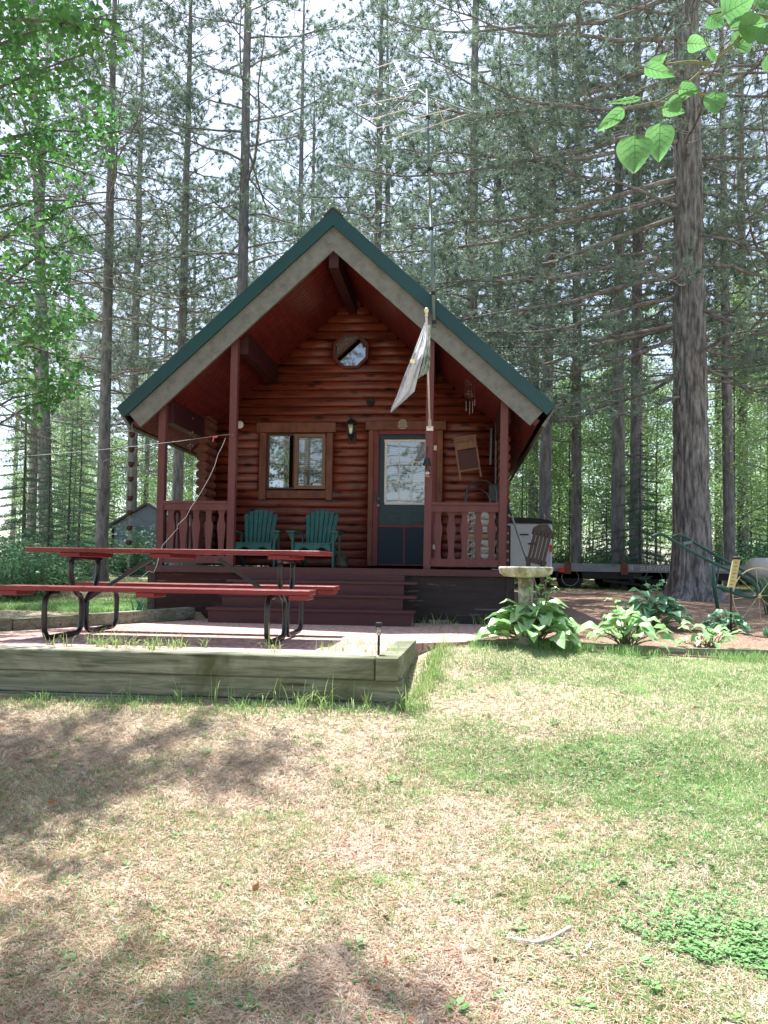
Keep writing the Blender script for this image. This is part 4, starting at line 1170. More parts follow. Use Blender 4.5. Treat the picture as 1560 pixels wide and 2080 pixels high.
def leaves(acc, C, rg, size=.06, droop=.5, fold=.25, shape='heart', N=None):
    m = len(C)
    d = norm(rnd_unit(rg, m) * np.array([1, 1, .6]) + np.array([0, 0, -droop]))
    nrm_ = norm(rnd_unit(rg, m) * .8 + np.array([0, 0, .7]))
    if N is not None: nrm_ = N
    sd = norm(np.cross(d, nrm_)); up = np.cross(sd, d)
    s_ = size * rg.uniform(.6, 1.25, (m, 1))
    if shape == 'heart':
        pr = [(0, 0), (.42, .12), (.5, .38), (.25, .75), (0, 1.05)]
    else:
        pr = [(0, 0), (.38, .35), (.0, 1.0)]
    V = []
    mid = [C + d * s_ * p[1] for p in (pr if shape != 'heart' else pr)]
    if shape == 'heart':
        ptsL = [C - sd * s_ * u + d * s_ * v + up * s_ * fold * u for u, v in pr]
        ptsR = [C + sd * s_ * u + d * s_ * v + up * s_ * fold * u for u, v in pr]
        V = np.stack([ptsL[0], ptsR[1], ptsR[2], ptsR[3], ptsL[4], ptsL[3], ptsL[2], ptsL[1], C + d * s_ * .4], 1).reshape(-1, 3)
        o = np.arange(m)[:, None] * 9
        q = np.concatenate([o + np.array([[0, 1, 2, 8]]), o + np.array([[8, 2, 3, 4]]), o + np.array([[0, 8, 6, 7]]), o + np.array([[8, 4, 5, 6]])])
        acc.add(V, q)
    else:
        V = np.stack([C, C + sd * s_ * .36 + d * s_ * .4 + up * s_ * .12, C + d * s_, C - sd * s_ * .36 + d * s_ * .4 + up * s_ * .12], 1).reshape(-1, 3)
        o = np.arange(m)[:, None] * 4
        acc.add(V, o + np.array([[0, 1, 2, 3]]))

def trunk_pts(H_, lean, rg, n=24):
    z = np.linspace(0, H_, n)
    wob = np.cumsum(rg.normal(0, .012, (n, 2)), 0) * (z / H_)[:, None]
    return np.stack([lean[0] * z + wob[:, 0], lean[1] * z + wob[:, 1], z], 1)

def pine_proto(seed, H_=20, r0=.16, zdead=2.5, zlive=4.5, dens=1.0, Lmax=3.9, nn=19, nw=.0165):
    rg = np.random.default_rng(seed)
    T = NP(); Br = NP(); Nd = NP()
    tp = trunk_pts(H_, (rg.normal(0, .006), rg.normal(0, .006)), rg)
    rad = r0 * (1 - tp[:, 2] / H_) ** .8 + .02
    rad[0] *= 1.25; T.tube(tp, rad, 12)
    z = zdead; ang = rg.uniform(0, 6.28)
    C = []; D = []
    while z < H_ - .3:
        f = z / H_
        live = z > zlive
        L = Lmax * (min(1, .45 + f * 1.6) if f < .45 else (1.12 - f) / .67) * rg.uniform(.7, 1.12)
        if not live: L *= rg.uniform(.25, .7)
        L = max(L, .4)
        ang += 2.4 + rg.normal(0, .25)
        bx = np.interp(z, tp[:, 2], tp[:, 0]); by = np.interp(z, tp[:, 2], tp[:, 1])
        e = np.array([math.cos(ang), math.sin(ang), 0]); sd = np.array([-e[1], e[0], 0])
        up0 = -.30 + 1.05 * f + rg.normal(0, .24)
        t = np.linspace(0, 1, 8)
        curve = rg.normal(0, .14)
        rise = up0 * t + (-.45 + .10 * f) * t ** 2 + rg.uniform(.3, .8) * t ** 3
        P = np.array([bx, by, z]) + e * (L * t)[:, None] + sd * (L * curve * t ** 2)[:, None] + np.array([0, 0, 1.0]) * (L * rise)[:, None]
        P[1:] += np.cumsum(rg.normal(0, .030 * L / 2, (7, 3)), 0)
        br = (.007 + .0075 * L) * (1 - .85 * t)
        Br.tube(P, br, 4)
        if live or rg.random() < .4:
            nt = int((6 + 4.0 * L) * (1 if live else .6))
            for k in range(nt):
                u = rg.uniform(.08, 1) ** .6
                p = np.array([np.interp(u, t, P[:, i]) for i in range(3)])
                sgn = 1 if k % 2 else -1
                tl = (.32 * L * (1 - u) + .32) * rg.uniform(.7, 1.2)
                d = norm(e * rg.uniform(.5, 1.1) + sd * sgn * rg.uniform(.4, 1.1) + np.array([0, 0, rg.uniform(-.25, .45)]))
                tt = np.linspace(0, 1, 4)
                Q = p + d * (tl * tt)[:, None] + np.array([0, 0, 1.0]) * (.22 * tl * tt ** 2)[:, None] + np.cumsum(rg.normal(0, .03, (4, 3)), 0)
                Br.tube(Q, .0075 * (1 - .6 * tt), 3)
                if live:
                    nk = int(1.2 + tl * 2.7)
                    for q_ in range(nk):
                        uu = 1 - q_ * .75 / nk if q_ else 1
                        c_ = p + d * tl * uu + np.array([0, 0, .22 * tl * uu ** 2]) + rg.normal(0, .05 if q_ else 0, 3)
                        C.append(c_); D.append(norm(d + rg.normal(0, .45, 3) + np.array([0, 0, .45])))
        z += rg.uniform(.06, .20) / dens * (1.5 if not live else 1)
    C = np.array(C); D = np.array(D)
    needles(Nd, C, D, rg, nn, .165, nw, (.15, 1.25))
    return T.mesh('trunk', True), Br.mesh('branches'), Nd.mesh('crown')

def make_tree(name, parts, mats, label, cat, group):
    root = thing(name, label, cat, (0, 0, 0), group)
    for (pn, me), mt in zip(parts, mats):
        o = bpy.data.objects.new(pn, me); COL.objects.link(o); o.parent = root
        if not me.materials: me.materials.append(mt)
    return root

PPOS = []
protos = []
for k, (sd_, H_, zl_, dn) in enumerate(((1, 21, 6.0, .57), (2, 20, 5.2, .60), (3, 22, 7.0, .52), (4, 18, 4.4, .62))):
    tr, br, nd = pine_proto(sd_, H_, .155, 2.0, zl_, dn)
    protos.append((('trunk', tr), ('branches', br), ('crown', nd)))
def place_pine(px, dist, k, label, rz, scale=1.0, group='tall red pines around the cabin', X=None, tilt=(0, 0)):
    if X is None:
        X = (px - 932) / F * dist
    key = 'p%d' % k
    src = PR.get(key)
    if src is None:
        o = make_tree('pine_tree', protos[k], (m_bark2, m_limb, m_needle), label, 'pine tree', group); PR[key] = o
    else:
        o = copy_tree(src); o['label'] = label; o['group'] = group
    o.location = (X, dist, h1(X, dist) - .05); o.rotation_euler = (tilt[0], tilt[1], rz); o.scale = (scale, scale, scale * random.Random(int(px * 7 + dist * 13)).uniform(.95, 1.08))
    PPOS.append((X, dist))
    return o
PR = {}
NAMED = [
 (1247, 19.5, 0, 'tall pine behind the flatbed trailer, left one of the close pair', .3, 1.0),
 (1281, 20.5, 1, 'tall pine behind the flatbed trailer, right one of the close pair', 2.1, 1.05),
 (1100, 21.0, 2, 'pine trunk rising just right of the white cargo trailer', 1.2, 1.0),
 (1079, 27.0, 3, 'thinner pine trunk behind the roof eave right of the cabin', 4.0, 1.1),
 (1546, 16.5, 1, 'pine trunk at the right edge of the photo', 5.1, .95),
 (472, 19.5, 2, 'tall straight pine behind the left roof slope, the thicker one', 2.7, 1.05),
 (342, 20.5, 0, 'branchy pine behind the lower left roof corner', 5.0, .93),
 (243, 28.2, 3, 'pine rising behind the roof of the grey shed', 1.9, 1.25),
 (180, 19.0, 1, 'pine behind the picnic table left of the shed', 3.3, 1.0),
 (62, 17.0, 2, 'leaning pine near the left edge of the photo', 3.9, .95),
 (596, 30.0, 0, 'thin far pine above the left roof slope near the ridge, left of two', 1.0, 1.12),
 (616, 33.0, 1, 'thin far pine above the left roof slope near the ridge, right of two', .4, 1.15),
 (756, 24.0, 3, 'pine behind the roof just right of the ridge', 2.2, 1.1),
 (792, 31.0, 2, 'slender far pine between the ridge and the antenna mast', 4.4, 1.15),
 (1010, 26.0, 3, 'pine half hidden behind the right roof slope near the eave', .9, 1.1),
 (1165, 24.5, 0, 'pine between the cargo trailer and the close pair', 3.0, 1.05),
 (1460, 23.0, 2, 'pine deep behind the big pine, right of its trunk', 4.5, 1.0),
 (955, 20.5, 1, 'pine rising behind the right roof slope right of the antenna', 5.6, 1.05),
]
for px, d_, k, lb, rz, sc in NAMED: place_pine(px, d_, k, lb, rz, sc, tilt=(0, .035 if px == 62 else 0))
rg = random.Random(11)
far = 0; tries = 0
while far < 21 and tries < 3000:
    tries += 1
    Y_ = rg.uniform(24, 62); X = rg.uniform(-.62, .42) * Y_
    if any((X - a) ** 2 + (Y_ - b) ** 2 < 2.9 ** 2 for a, b in PPOS) : continue
    if -9.5 < X < -4.5 and 22 < Y_ < 30: continue
    if X > 2 and rg.random() < .7: continue
    if X < -4 and rg.random() < .6: continue
    far += 1
    place_pine(int(X * 10), Y_, rg.randrange(4), 'tall pine in the woods far behind the cabin', rg.uniform(0, 6.28), rg.uniform(.85, 1.15), 'pines deep in the woods', X)
# pines behind and beside the viewer: seen mirrored in the windows
for k in range(11):
    X = -16 + k * 3.1 + rg.uniform(-1, 1); Y_ = rg.uniform(-17, -9)
    place_pine(int(X * 10), Y_, rg.randrange(4), 'pine across the lawn, mirrored in the cabin windows', rg.uniform(0, 6.28), 1.0, 'pines across the lawn', X)

# the big near pine with furrowed bark
def big_pine():
    rgn = np.random.default_rng(77)
    D0 = 14.6; X0 = (1389 - 932) / F * D0
    gz = h1(X0, D0)
    root = thing('big_pine_tree', 'large furrowed bark pine in front of the flatbed trailer', 'pine tree', (X0, D0, gz), 'tall red pines around the cabin')
    H_ = 23; nz, na = 460, 200
    z = np.concatenate([np.linspace(-.15, 8, 340), np.linspace(8.1, H_, 120)]); a = np.arange(na) * 2 * np.pi / na
    Z, A = np.meshgrid(z, a, indexing='ij')
    r = .315 * (1 - Z / H_) ** .75 + .015
    flare = np.exp(-np.clip(Z, 0, None) / .40) * .15 + np.exp(-np.clip(Z, 0, None) / .12) * .10
    r = r + flare * (1 + .45 * np.sin(A * 5 + .8) + .2 * np.sin(A * 3 + 2))
    u = A / (2 * np.pi) * 32
    pl = np.abs(vnoise(u + .7 * vnoise(u, Z * 1.5, 2.0, 2), Z * 1.6, 1.0, 4) - .5) * 2
    pl2 = vnoise(u * 2.2, Z * 9, 1.0, 8)
    r = r + (np.clip(pl * 2.6, 0, 1) - .6) * .036 * np.clip(1 - Z / H_, .15, 1) + (pl2 - .5) * .016
    X_ = r * np.cos(A) - .0105 * Z; Y_ = r * np.sin(A)
    V = np.stack([X_, Y_, Z], -1).reshape(-1, 3)
    i = np.arange(nz - 1)[:, None] * na; k = np.arange(na)[None, :]
    q = np.stack([i + k, i + (k + 1) % na, i + na + (k + 1) % na, i + na + k], -1).reshape(-1, 4)
    link('trunk', mesh_np('trunk', V, [q], True), m_bark, root)
    Br = NP(); Nd = NP(); C = []; D = []
    # long sweeping limbs: (start height, azimuth deg, length, droop)
    limbs = []
    for n in range(64):
        hz = 4.0 + n * .28 + rgn.uniform(-.1, .1)
        az = (n * 137.5 + rgn.uniform(-20, 20)) % 360
        limbs.append((hz, az, rgn.uniform(2.4, 4.6) * (1 - max(0, hz - 12) / 14), rgn.uniform(-.25, .1) + max(0, hz - 10) * .05))
    for hz, az, L in ((8.9, 184, 6.4), (7.9, 196, 6.0), (7.2, 178, 6.3), (6.5, 200, 5.6), (5.7, 186, 5.4), (5.2, 172, 5.2), (9.8, 190, 6.0), (8.3, 350, 3.6), (6.9, 10, 3.4), (5.4, 340, 3.2), (4.4, 5, 3.0), (3.8, 205, 2.4), (10.6, 200, 5.4), (9.3, 215, 5.5), (11.4, 186, 5.8), (12.2, 198, 5.4), (7.6, 186, 6.6), (6.1, 192, 6.2), (4.9, 182, 4.4), (10.2, 176, 5.6), (8.6, 203, 5.9), (13.0, 190, 5.0), (4.2, 190, 3.6), (9.9, 340, 3.4), (11.5, 10, 3.2)):
        limbs.append((hz, az, L, -.30))
    for hz, az, L, dr in limbs:
        aa = math.radians(az); e = np.array([math.cos(aa), math.sin(aa), 0]); sd = np.array([-e[1], e[0], 0])
        t = np.linspace(0, 1, 12)
        P = np.array([-.0105 * hz, 0, hz]) + e * (L * t)[:, None] + sd * (L * rgn.normal(0, .09) * t ** 2)[:, None] + np.array([0, 0, 1.0]) * (L * (dr * t - .10 * t ** 2 + .22 * t ** 3))[:, None]
        P[2:] += np.cumsum(rgn.normal(0, .045, (10, 3)), 0)
        Br.tube(P, (.012 + .0062 * L) * (1 - .85 * t), 6)
        nt = int(6.8 * L)
        for k_ in range(nt):
            u = rgn.uniform(.05, 1) ** .62
            p = np.array([np.interp(u, t, P[:, i_]) for i_ in range(3)])
            sg = 1 if k_ % 2 else -1; tl = (.24 * L * (1 - u) + .40) * rgn.uniform(.6, 1.25)
            d = norm(e * rgn.uniform(.3, 1.1) + sd * sg * rgn.uniform(.4, 1.1) + np.array([0, 0, rgn.uniform(-.45, .35)]))
            tt = np.linspace(0, 1, 5)
            Q = p + d * (tl * tt)[:, None] + np.array([0, 0, 1.0]) * (.16 * tl * tt ** 2)[:, None] + np.cumsum(rgn.normal(0, .03, (5, 3)), 0); Q[0] = p
            Br.tube(Q, .009 * (1 - .65 * tt), 4)
            for q_ in range(int(1.5 + tl * 3.6)):
                uu = 1 - q_ * .8 / (1.5 + tl * 3.6)
                C.append(p + d * tl * uu + np.array([0, 0, .16 * tl * uu ** 2]) + rgn.normal(0, .05 if q_ else 0, 3)); D.append(norm(d + rgn.normal(0, .45, 3) + np.array([0, 0, .4])))
    link('branches', Br.mesh('branches'), m_limb, root)
    needles(Nd, np.array(C), np.array(D), rgn, 24, .16, .0115, (.15, 1.3))
    link('crown', Nd.mesh('crown'), m_needle, root)
big_pine()

# ---------------------------------------------------------------- firs
def fir_proto(seed, H_=5, R0=1.5):
    rg = np.random.default_rng(seed); T = NP(); Nd = NP()
    T.tube(trunk_pts(H_, (0, 0), rg, 10), np.linspace(.05, .008, 10), 7)
    C = []; D = []; z = .25; ang = 0
    while z < H_ - .1:
        L = R0 * (1 - z / H_) ** .85 * rg.uniform(.75, 1.1) + .08
        ang += 2.4 + rg.normal(0, .2); e = np.array([math.cos(ang), math.sin(ang), 0]); sd = np.array([-e[1], e[0], 0])
        t = np.linspace(0, 1, 5); P = np.array([0, 0, z]) + e * (L * t)[:, None] + np.array([0, 0, 1.0]) * (L * (-.22 * t + .05 * t ** 3))[:, None]
        T.tube(P, .008 * (1 - .7 * t), 3)
        for u in np.arange(.1, 1.01, .055 / max(L, .3)):
            p = np.array([0, 0, z]) + e * L * u + np.array([0, 0, L * (-.22 * u + .05 * u ** 3)])
            for sg in (-1, 1):
                tl = .38 * L * (1 - u) + .07
                d = norm(e * .8 + sd * sg + np.array([0, 0, -.12]))
                for q_ in np.arange(0, tl, .045): C.append(p + d * q_ + rg.normal(0, .008, 3)); D.append(d)
        z += rg.uniform(.05, .09)
    needles(Nd, np.array(C), np.array(D), rg, 3, .05, .014, (.3, 1.0))
    return T.mesh('trunk', True), Nd.mesh('crown')
firs = []
for sd_ in (21, 22):
    t_, n_ = fir_proto(sd_, 5.0, 1.55 if sd_ == 21 else 1.1); firs.append((('trunk', t_), ('crown', n_)))
def place_fir(px, d_, k, sc, label, grp='young firs under the pines'):
    X = (px - 932) / F * d_; key = 'f%d' % k
    if key not in PR: o = make_tree('fir_tree', firs[k], (m_sapbark, m_fir), label, 'fir tree', grp); PR[key] = o
    else: o = copy_tree(PR[key]); o['label'] = label
    o.location = (X, d_, h1(X, d_) - .03); o.scale = (sc, sc, sc); o.rotation_euler = (0, 0, px * .37)
place_fir(1290, 19.3, 0, .80, 'dark young fir at the foot of the paired pines behind the flatbed trailer')
place_fir(1225, 21.5, 0, .55, 'small fir left of the paired pines')
place_fir(60, 13.0, 1, .62, 'young fir left of the picnic table, the nearest one')
place_fir(128, 20.0, 0, .95, 'broad young fir behind the picnic table')
place_fir(5, 15.5, 0, .85, 'young fir at the left edge of the photo')
place_fir(185, 29.0, 1, 1.0, 'narrow fir just left of the grey shed')
place_fir(105, 17.0, 1, .8, 'slim young fir between the left edge and the shed')
place_fir(1385, 26.0, 1, 1.0, 'slim fir behind the big pine')
place_fir(1500, 28.0, 0, .9, 'fir deep in the woods at the right edge')

# ---------------------------------------------------------------- broadleaf saplings, far poplars and shrubs
def sapling_proto(seed, H_=8, n=5200, spread=1.3, zl=1.2, size=.085):
    rg = np.random.default_rng(seed); T = NP(); Lf = NP()
    tp = trunk_pts(H_, (rg.normal(0, .02), rg.normal(0, .02)), rg, 12); T.tube(tp, np.linspace(.045, .008, 12), 7)
    C = []
    nb = 46
    for k in range(nb):
        z = zl + (H_ - zl) * (k + rg.random()) / nb; L = spread * (1.15 - .8 * z / H_) * rg.uniform(.5, 1.15); a = k * 2.4 + rg.normal(0, .3)
        e = np.array([math.cos(a), math.sin(a), rg.uniform(.1, .9)]); t = np.linspace(0, 1, 5)
        b0 = np.array([np.interp(z, tp[:, 2], tp[:, 0]), np.interp(z, tp[:, 2], tp[:, 1]), z])
        P = b0 + e * (L * t)[:, None]; P[1:] += rg.normal(0, .05, (4, 3)); T.tube(P, .012 * (1 - .8 * t), 3)
        m = int(n / nb); u = rg.uniform(.2, 1.05, m)
        C.append(b0 + e * (L * u)[:, None] + rg.normal(0, .17, (m, 3)) * np.array([1, 1, .8]))
    leaves(Lf, np.concatenate(C), rg, size, .3, shape='q')
    return T.mesh('trunk', True), Lf.mesh('crown')
saps = []
for sd_, H_, sp in ((31, 8.5, 1.4), (32, 6.0, 1.5), (33, 10, 1.2)):
    t_, n_ = sapling_proto(sd_, H_, 5200, sp, .5 if sd_ == 32 else 1.4); saps.append((('trunk', t_), ('crown', n_)))
def place_sap(X, Y_, k, sc, rz, label, grp):
    key = 's%d' % k
    if key not in PR: o = make_tree('broadleaf_sapling', saps[k], (m_sapbark, m_leaf), label, 'young tree', grp); PR[key] = o
    else: o = copy_tree(PR[key]); o['label'] = label; o['group'] = grp
    o.location = (X, Y_, h1(X, Y_) - .05); o.scale = (sc, sc, sc); o.rotation_euler = (0, 0, rz)
rg = random.Random(5)
SP = []
n_s = 0; tries = 0
while n_s < 110 and tries < 5000:
    tries += 1
    Y_ = rg.uniform(23.5, 50); X = rg.uniform(-.62, .44) * Y_
    if X < -1 and rg.random() < .45: continue
    if -10 < X < -4 and Y_ < 31: continue
    if any((X - a) ** 2 + (Y_ - b) ** 2 < 1.2 ** 2 for a, b in SP): continue
    SP.append((X, Y_)); n_s += 1
    place_sap(X, Y_, rg.randrange(3), rg.uniform(.8, 1.25), rg.uniform(0, 6.28), 'slender broadleaf sapling filling the woods behind the cabin', 'saplings in the woods')
# shrubs
def shrub_proto(seed, R0=.8, n=2600, size=.06):
    rg = np.random.default_rng(seed); T = NP(); Lf = NP(); C = []
    for k in range(26):
        a = rg.uniform(0, 6.28); e = np.array([math.cos(a) * rg.uniform(.2, 1), math.sin(a) * rg.uniform(.2, 1), rg.uniform(.5, 1.3)]); t = np.linspace(0, 1, 5); L = R0 * rg.uniform(.7, 1.2)
        P = e * (L * t)[:, None]; P[:, 2] -= .25 * L * t ** 2; P[1:] += rg.normal(0, .03, (4, 3)); T.tube(P, .010 * (1 - .8 * t), 3)
        u = rg.uniform(.25, 1.05, n // 26); Q = e * (L * u)[:, None]; Q[:, 2] -= .25 * L * u ** 2; C.append(Q + rg.normal(0, .10, (len(u), 3)))
    leaves(Lf, np.concatenate(C), rg, size, .1, shape='q')
    return T.mesh('stems', True), Lf.mesh('foliage')
shr = []
for sd_ in (41, 42):
    t_, n_ = shrub_proto(sd_, .85 if sd_ == 41 else .6); shr.append((('stems', t_), ('foliage', n_)))
def place_shrub(X, Y_, k, sc, label, grp):
    key = 'b%d' % k
    if key not in PR: o = make_tree('shrub', shr[k], (m_stem, m_shrub), label, 'shrub', grp); PR[key] = o
    else: o = copy_tree(PR[key]); o['label'] = label; o['group'] = grp
    o.location = (X, Y_, h1(X, Y_) - .03); o.scale = (sc, sc, sc * .95); o.rotation_euler = (0, 0, X * 3.3 + Y_)
for px, d_, k, sc, lb in ((-10, 11.3, 0, 1.05, 'leafy shrub at the left edge beyond the patio timbers'), (38, 12.3, 0, 1.0, 'rounded green shrub behind the left end of the picnic table'), (75, 14.0, 1, 1.1, 'shrub between the fir and the picnic table leg'), (15, 14.5, 0, 1.2, 'taller shrub behind the left edge shrubs'),
                          (120, 17.5, 0, .9, 'shrub seen between the picnic table legs'), (100, 19.5, 1, 1.0, 'low shrub at the far edge of the back lawn'), (1300, 19.8, 1, .6, 'low plant under the flatbed trailer')):
    place_shrub((px - 932) / F * d_, d_, k, sc, lb, 'shrubs at the left of the lawn' if px < 900 else 'low shrubs behind the trailers')
n_s = 0
while n_s < 70:
    Y_ = rg.uniform(21.5, 36); X = rg.uniform(-.62, .44) * Y_
    if X < 0 and Y_ < 27 and X > -9.5: continue
    if X < -9 and Y_ < 23: continue
    if 0 < X < 8 and Y_ < 21.8: continue
    n_s += 1
    place_shrub(X, Y_, rg.randrange(2), rg.uniform(.9, 1.9), 'undergrowth shrub along the edge of the woods', 'undergrowth shrubs in the woods')

# ---------------------------------------------------------------- the near birch, left
def birch(X0, Y0, label, seed, HT=13, shade=(), mul=1.0, size=.055):
    rgn = np.random.default_rng(seed); gz = h1(X0, Y0)
    root = thing('birch_tree', label, 'birch tree', (X0, Y0, gz), 'birches at the left edge')
    T = NP(); Lf = NP(); C = []
    tp = trunk_pts(HT, (.01, .0), rgn, 14); T.tube(tp, np.linspace(.13, .02, 14), 10)
    br = []
    for k in range(60):
        z = 2.2 + 8.3 * k / 60; a = k * 2.4 + rgn.normal(0, .2); L = rgn.uniform(1.4, 2.5) * (1.1 - .5 * z / 11)
        br.append((z, a, L, .45))
    # branches reaching into the picture
    for z, tx, ty, tz_ in ((3.4, 1.9, -1.0, 4.3), (3.0, 2.2, -.6, 2.9), (4.2, 2.6, -.7, 5.0), (5.0, 2.7, -.2, 5.6), (2.6, 1.8, -1.3, 2.2), (6.0, 2.5, .3, 6.9), (5.6, 3.0, -.9, 4.9), (2.6, 2.0, -.2, 1.9), (6.5, 2.2, 1.0, 7.4), (4.5, 2.3, .9, 4.6), (3.6, 2.1, .6, 3.2), (7.2, 2.4, .0, 7.2), (6.6, 2.8, -.9, 5.9)):
        br.append((z, (tx, ty, tz_), None, None))
    for gx, gy, hh in shade:
        br.append((min(HT - .5, hh - 1.5), (gx - .19 * hh - X0, gy + .40 * hh - Y0, hh), None, None))
    for z, a, L, rise in br:
        b0 = np.array([np.interp(z, tp[:, 2], tp[:, 0]), 0, z]); t = np.linspace(0, 1, 7)
        if L is None:
            e = np.array(a) - b0; L = np.linalg.norm(e); e = e / L
        else: e = norm(np.array([math.cos(a), math.sin(a), rise]))
        P = b0 + e * (L * t)[:, None]; P[:, 2] += .35 * L * t * (1 - t); P[1:-1] += rgn.normal(0, .03, (5, 3)); T.tube(P, (.007 + .006 * L) * (1 - .8 * t), 5)
        for q_ in range(int(15 * L * mul * (1.35 if b0[2] > 7 and L > 3 else 1))):
            u = rgn.uniform(.2, 1) ** (.45 if L > 3 else .8); p = np.array([np.interp(u, t, P[:, i_]) for i_ in range(3)])
            d = norm(e * .6 + rgn.normal(0, .6, 3) + np.array([0, 0, -.35])); tl = rgn.uniform(.25, .6)
            tt = np.linspace(0, 1, 4); Q = p + d * (tl * tt)[:, None]; Q[:, 2] -= .2 * tl * tt ** 2; T.tube(Q, .0035 * (1 - .7 * tt), 3)
            m = int(rgn.uniform(9, 18)); v = rgn.uniform(.1, 1.05, m); Cc = p + d * (tl * v)[:, None]; Cc[:, 2] -= .2 * tl * v ** 2; C.append(Cc + rgn.normal(0, .035, (m, 3)))
    C = np.concatenate(C)
    # keep the part that would hang in front of the cabin open
    Wx = C[:, 0] + X0; Wy = C[:, 1] + Y0; Wz = C[:, 2] + gz
    px = 932 + Wx / np.maximum(Wy, .5) * F; py = 1148 - (Wz - 1.5) / np.maximum(Wy, .5) * F
    lim = np.where(py < 300, 200 - 20 * np.sin(py / 60), np.where(py < 480, 110, 120)) + 32 * np.sin(py / 23)
    keep = (Wy > .8) & ((px < lim) | (py < -250)) & ((py < 830 + 30 * np.sin(px / 20)) | (px < -200))
    keep &= (py < 0) | (rgn.random(len(C)) < np.where(py < 330, .48, .36)) | ((Y0 > 8) & (rgn.random(len(C)) < .8))
    C = C[keep]
    leaves(Lf, C, rgn, size, .7, .2, 'heart')
    link('trunk', T.mesh('trunk', True), m_sapbark, root); link('crown', Lf.mesh('crown'), m_birch, root)
SH = [(-2.35, 4.95, 10), (-1.75, 4.75, 10.5), (-2.6, 4.35, 11), (-1.15, 4.4, 9.5), (-1.95, 4.15, 11), (-2.15, 3.5, 10), (-1.75, 2.95, 10), (-2.0, 2.7, 10), (-.62, 2.42, 11), (-.2, 2.6, 11)]
birch(-5.6, 6.6, 'leafy birch reaching in from the left edge above the picnic table', 8, 13, SH)
birch(-6.9, 10.2, 'denser birch standing further back at the left edge', 18, 12, (), .8, .06)

# close aspen twig, upper right
m_vein = M('pale leaf veins', (.22, .40, .18), None, rough=.5, trans=.4)
def aspen():
    rgn = np.random.default_rng(3); D0 = 1.35
    def q(px, py, d=D0): return np.array(atY(px, py, d))
    root = thing('aspen_branch', 'close aspen branch with round green leaves reaching in at the upper right', 'branch', tuple(q(1500, 60)))
    o_ = np.array(root.location)
    T = NP(); Lf = NP()
    for pts in ([(1640, -60), (1560, 35), (1500, 80), (1440, 130), (1390, 175), (1340, 205), (1290, 215)], [(1440, 130), (1400, 125), (1350, 130)], [(1500, 80), (1520, 40), (1540, 0)], [(1390, 175), (1420, 190), (1440, 195)], [(1560, 35), (1480, 20), (1440, 30)]):
        P = np.array([q(x, y) for x, y in pts]) - o_; T.tube(P, np.linspace(.0035, .0012, len(P)), 6)
    # leaf: base px, tip px, half width px, face tilt
    LV = [((1290, 275), (1288, 352), 36, 1), ((1341, 250), (1338, 330), 30, 1), ((1453, 186), (1452, 232), 22, 1), ((1385, 205), (1350, 222), 17, .8), ((1345, 218), (1392, 228), 15, .6), ((1378, 180), (1420, 185), 17, 1),
          ((1308, 135), (1372, 155), 15, .8), ((1395, 88), (1440, 90), 17, 1), ((1468, 30), (1535, -8), 38, 1), ((1440, 30), (1470, 52), 20, .5), ((1268, 222), (1210, 268), 14, .6), ((1300, 200), (1232, 210), 6, .4),
          ((1320, 140), (1355, 108), 14, .4), ((1495, 98), (1530, 60), 26, 1), ((1545, 90), (1570, 50), 20, 1), ((1500, 55), (1560, 45), 24, .8), ((1545, 20), (1575, -30), 26, 1), ((1440, 100), (1455, 125), 9, .6), ((1540, 75), (1500, 60), 15, .6), ((1560, 110), (1590, 150), 22, 1)]
    for (a, b_, w_, ti) in LV:
        dd_ = rgn.uniform(-.05, .05); A = q(*a, D0 + dd_); Bv = q(*b_, D0 + dd_ + rgn.uniform(-.015, .015)); ax = Bv - A; L = np.linalg.norm(ax); ax = ax / L
        view = norm(A - np.array(EYE)); sd = norm(np.cross(ax, view)); nn_ = np.cross(sd, ax)
        W = w_ / F * D0
        n1, n2 = 13, 6; V = []
        for i_ in range(n1):
            t = i_ / (n1 - 1)
            hw = W * (math.sin(math.pi * min(1, t ** .62)) ** .75) * (1.05 - .25 * t) if 0 < t < 1 else .0003
            for j_ in range(-n2, n2 + 1):
                s_ = j_ / n2
                V.append(A + ax * L * t + sd * hw * s_ + nn_ * (.12 * W * abs(s_) + .08 * W * math.sin(t * 5 + s_ * 2) - .25 * L * (t - .5) ** 2) - o_)
        m = 2 * n2 + 1
        qf = np.array([[i_ * m + j_, i_ * m + j_ + 1, (i_ + 1) * m + j_ + 1, (i_ + 1) * m + j_] for i_ in range(n1 - 1) for j_ in range(m - 1)])
        lf = link('leaf', mesh_np('leaf', V, [qf], True), m_aspen, root)
        VN = NP(); G = np.array(V).reshape(n1, m, 3)
        for off in (-.0004, .0004):
            VN.tube(G[:, n2] - view * off, np.linspace(.00055, .0002, n1), 4)
            for i_ in range(1, n1 - 4, 2):
                for s_ in (-1, 1):
                    VN.tube(np.array([G[min(n1 - 1, i_ + q_ // 2), n2 + s_ * q_] for q_ in range(0, n2)]) - view * off, np.linspace(.0003, .0001, n2), 3)
        link('veins', VN.mesh('veins'), m_vein, lf)
        T.tube(np.array([A - o_, A - ax * .012 - o_, A - ax * .02 + np.array([0, 0, .01]) - o_]), [.0009] * 3, 4)
        for s_ in (-1, 1):
            pass
    link('twig', T.mesh('twig', True), m_stem, root)
aspen()

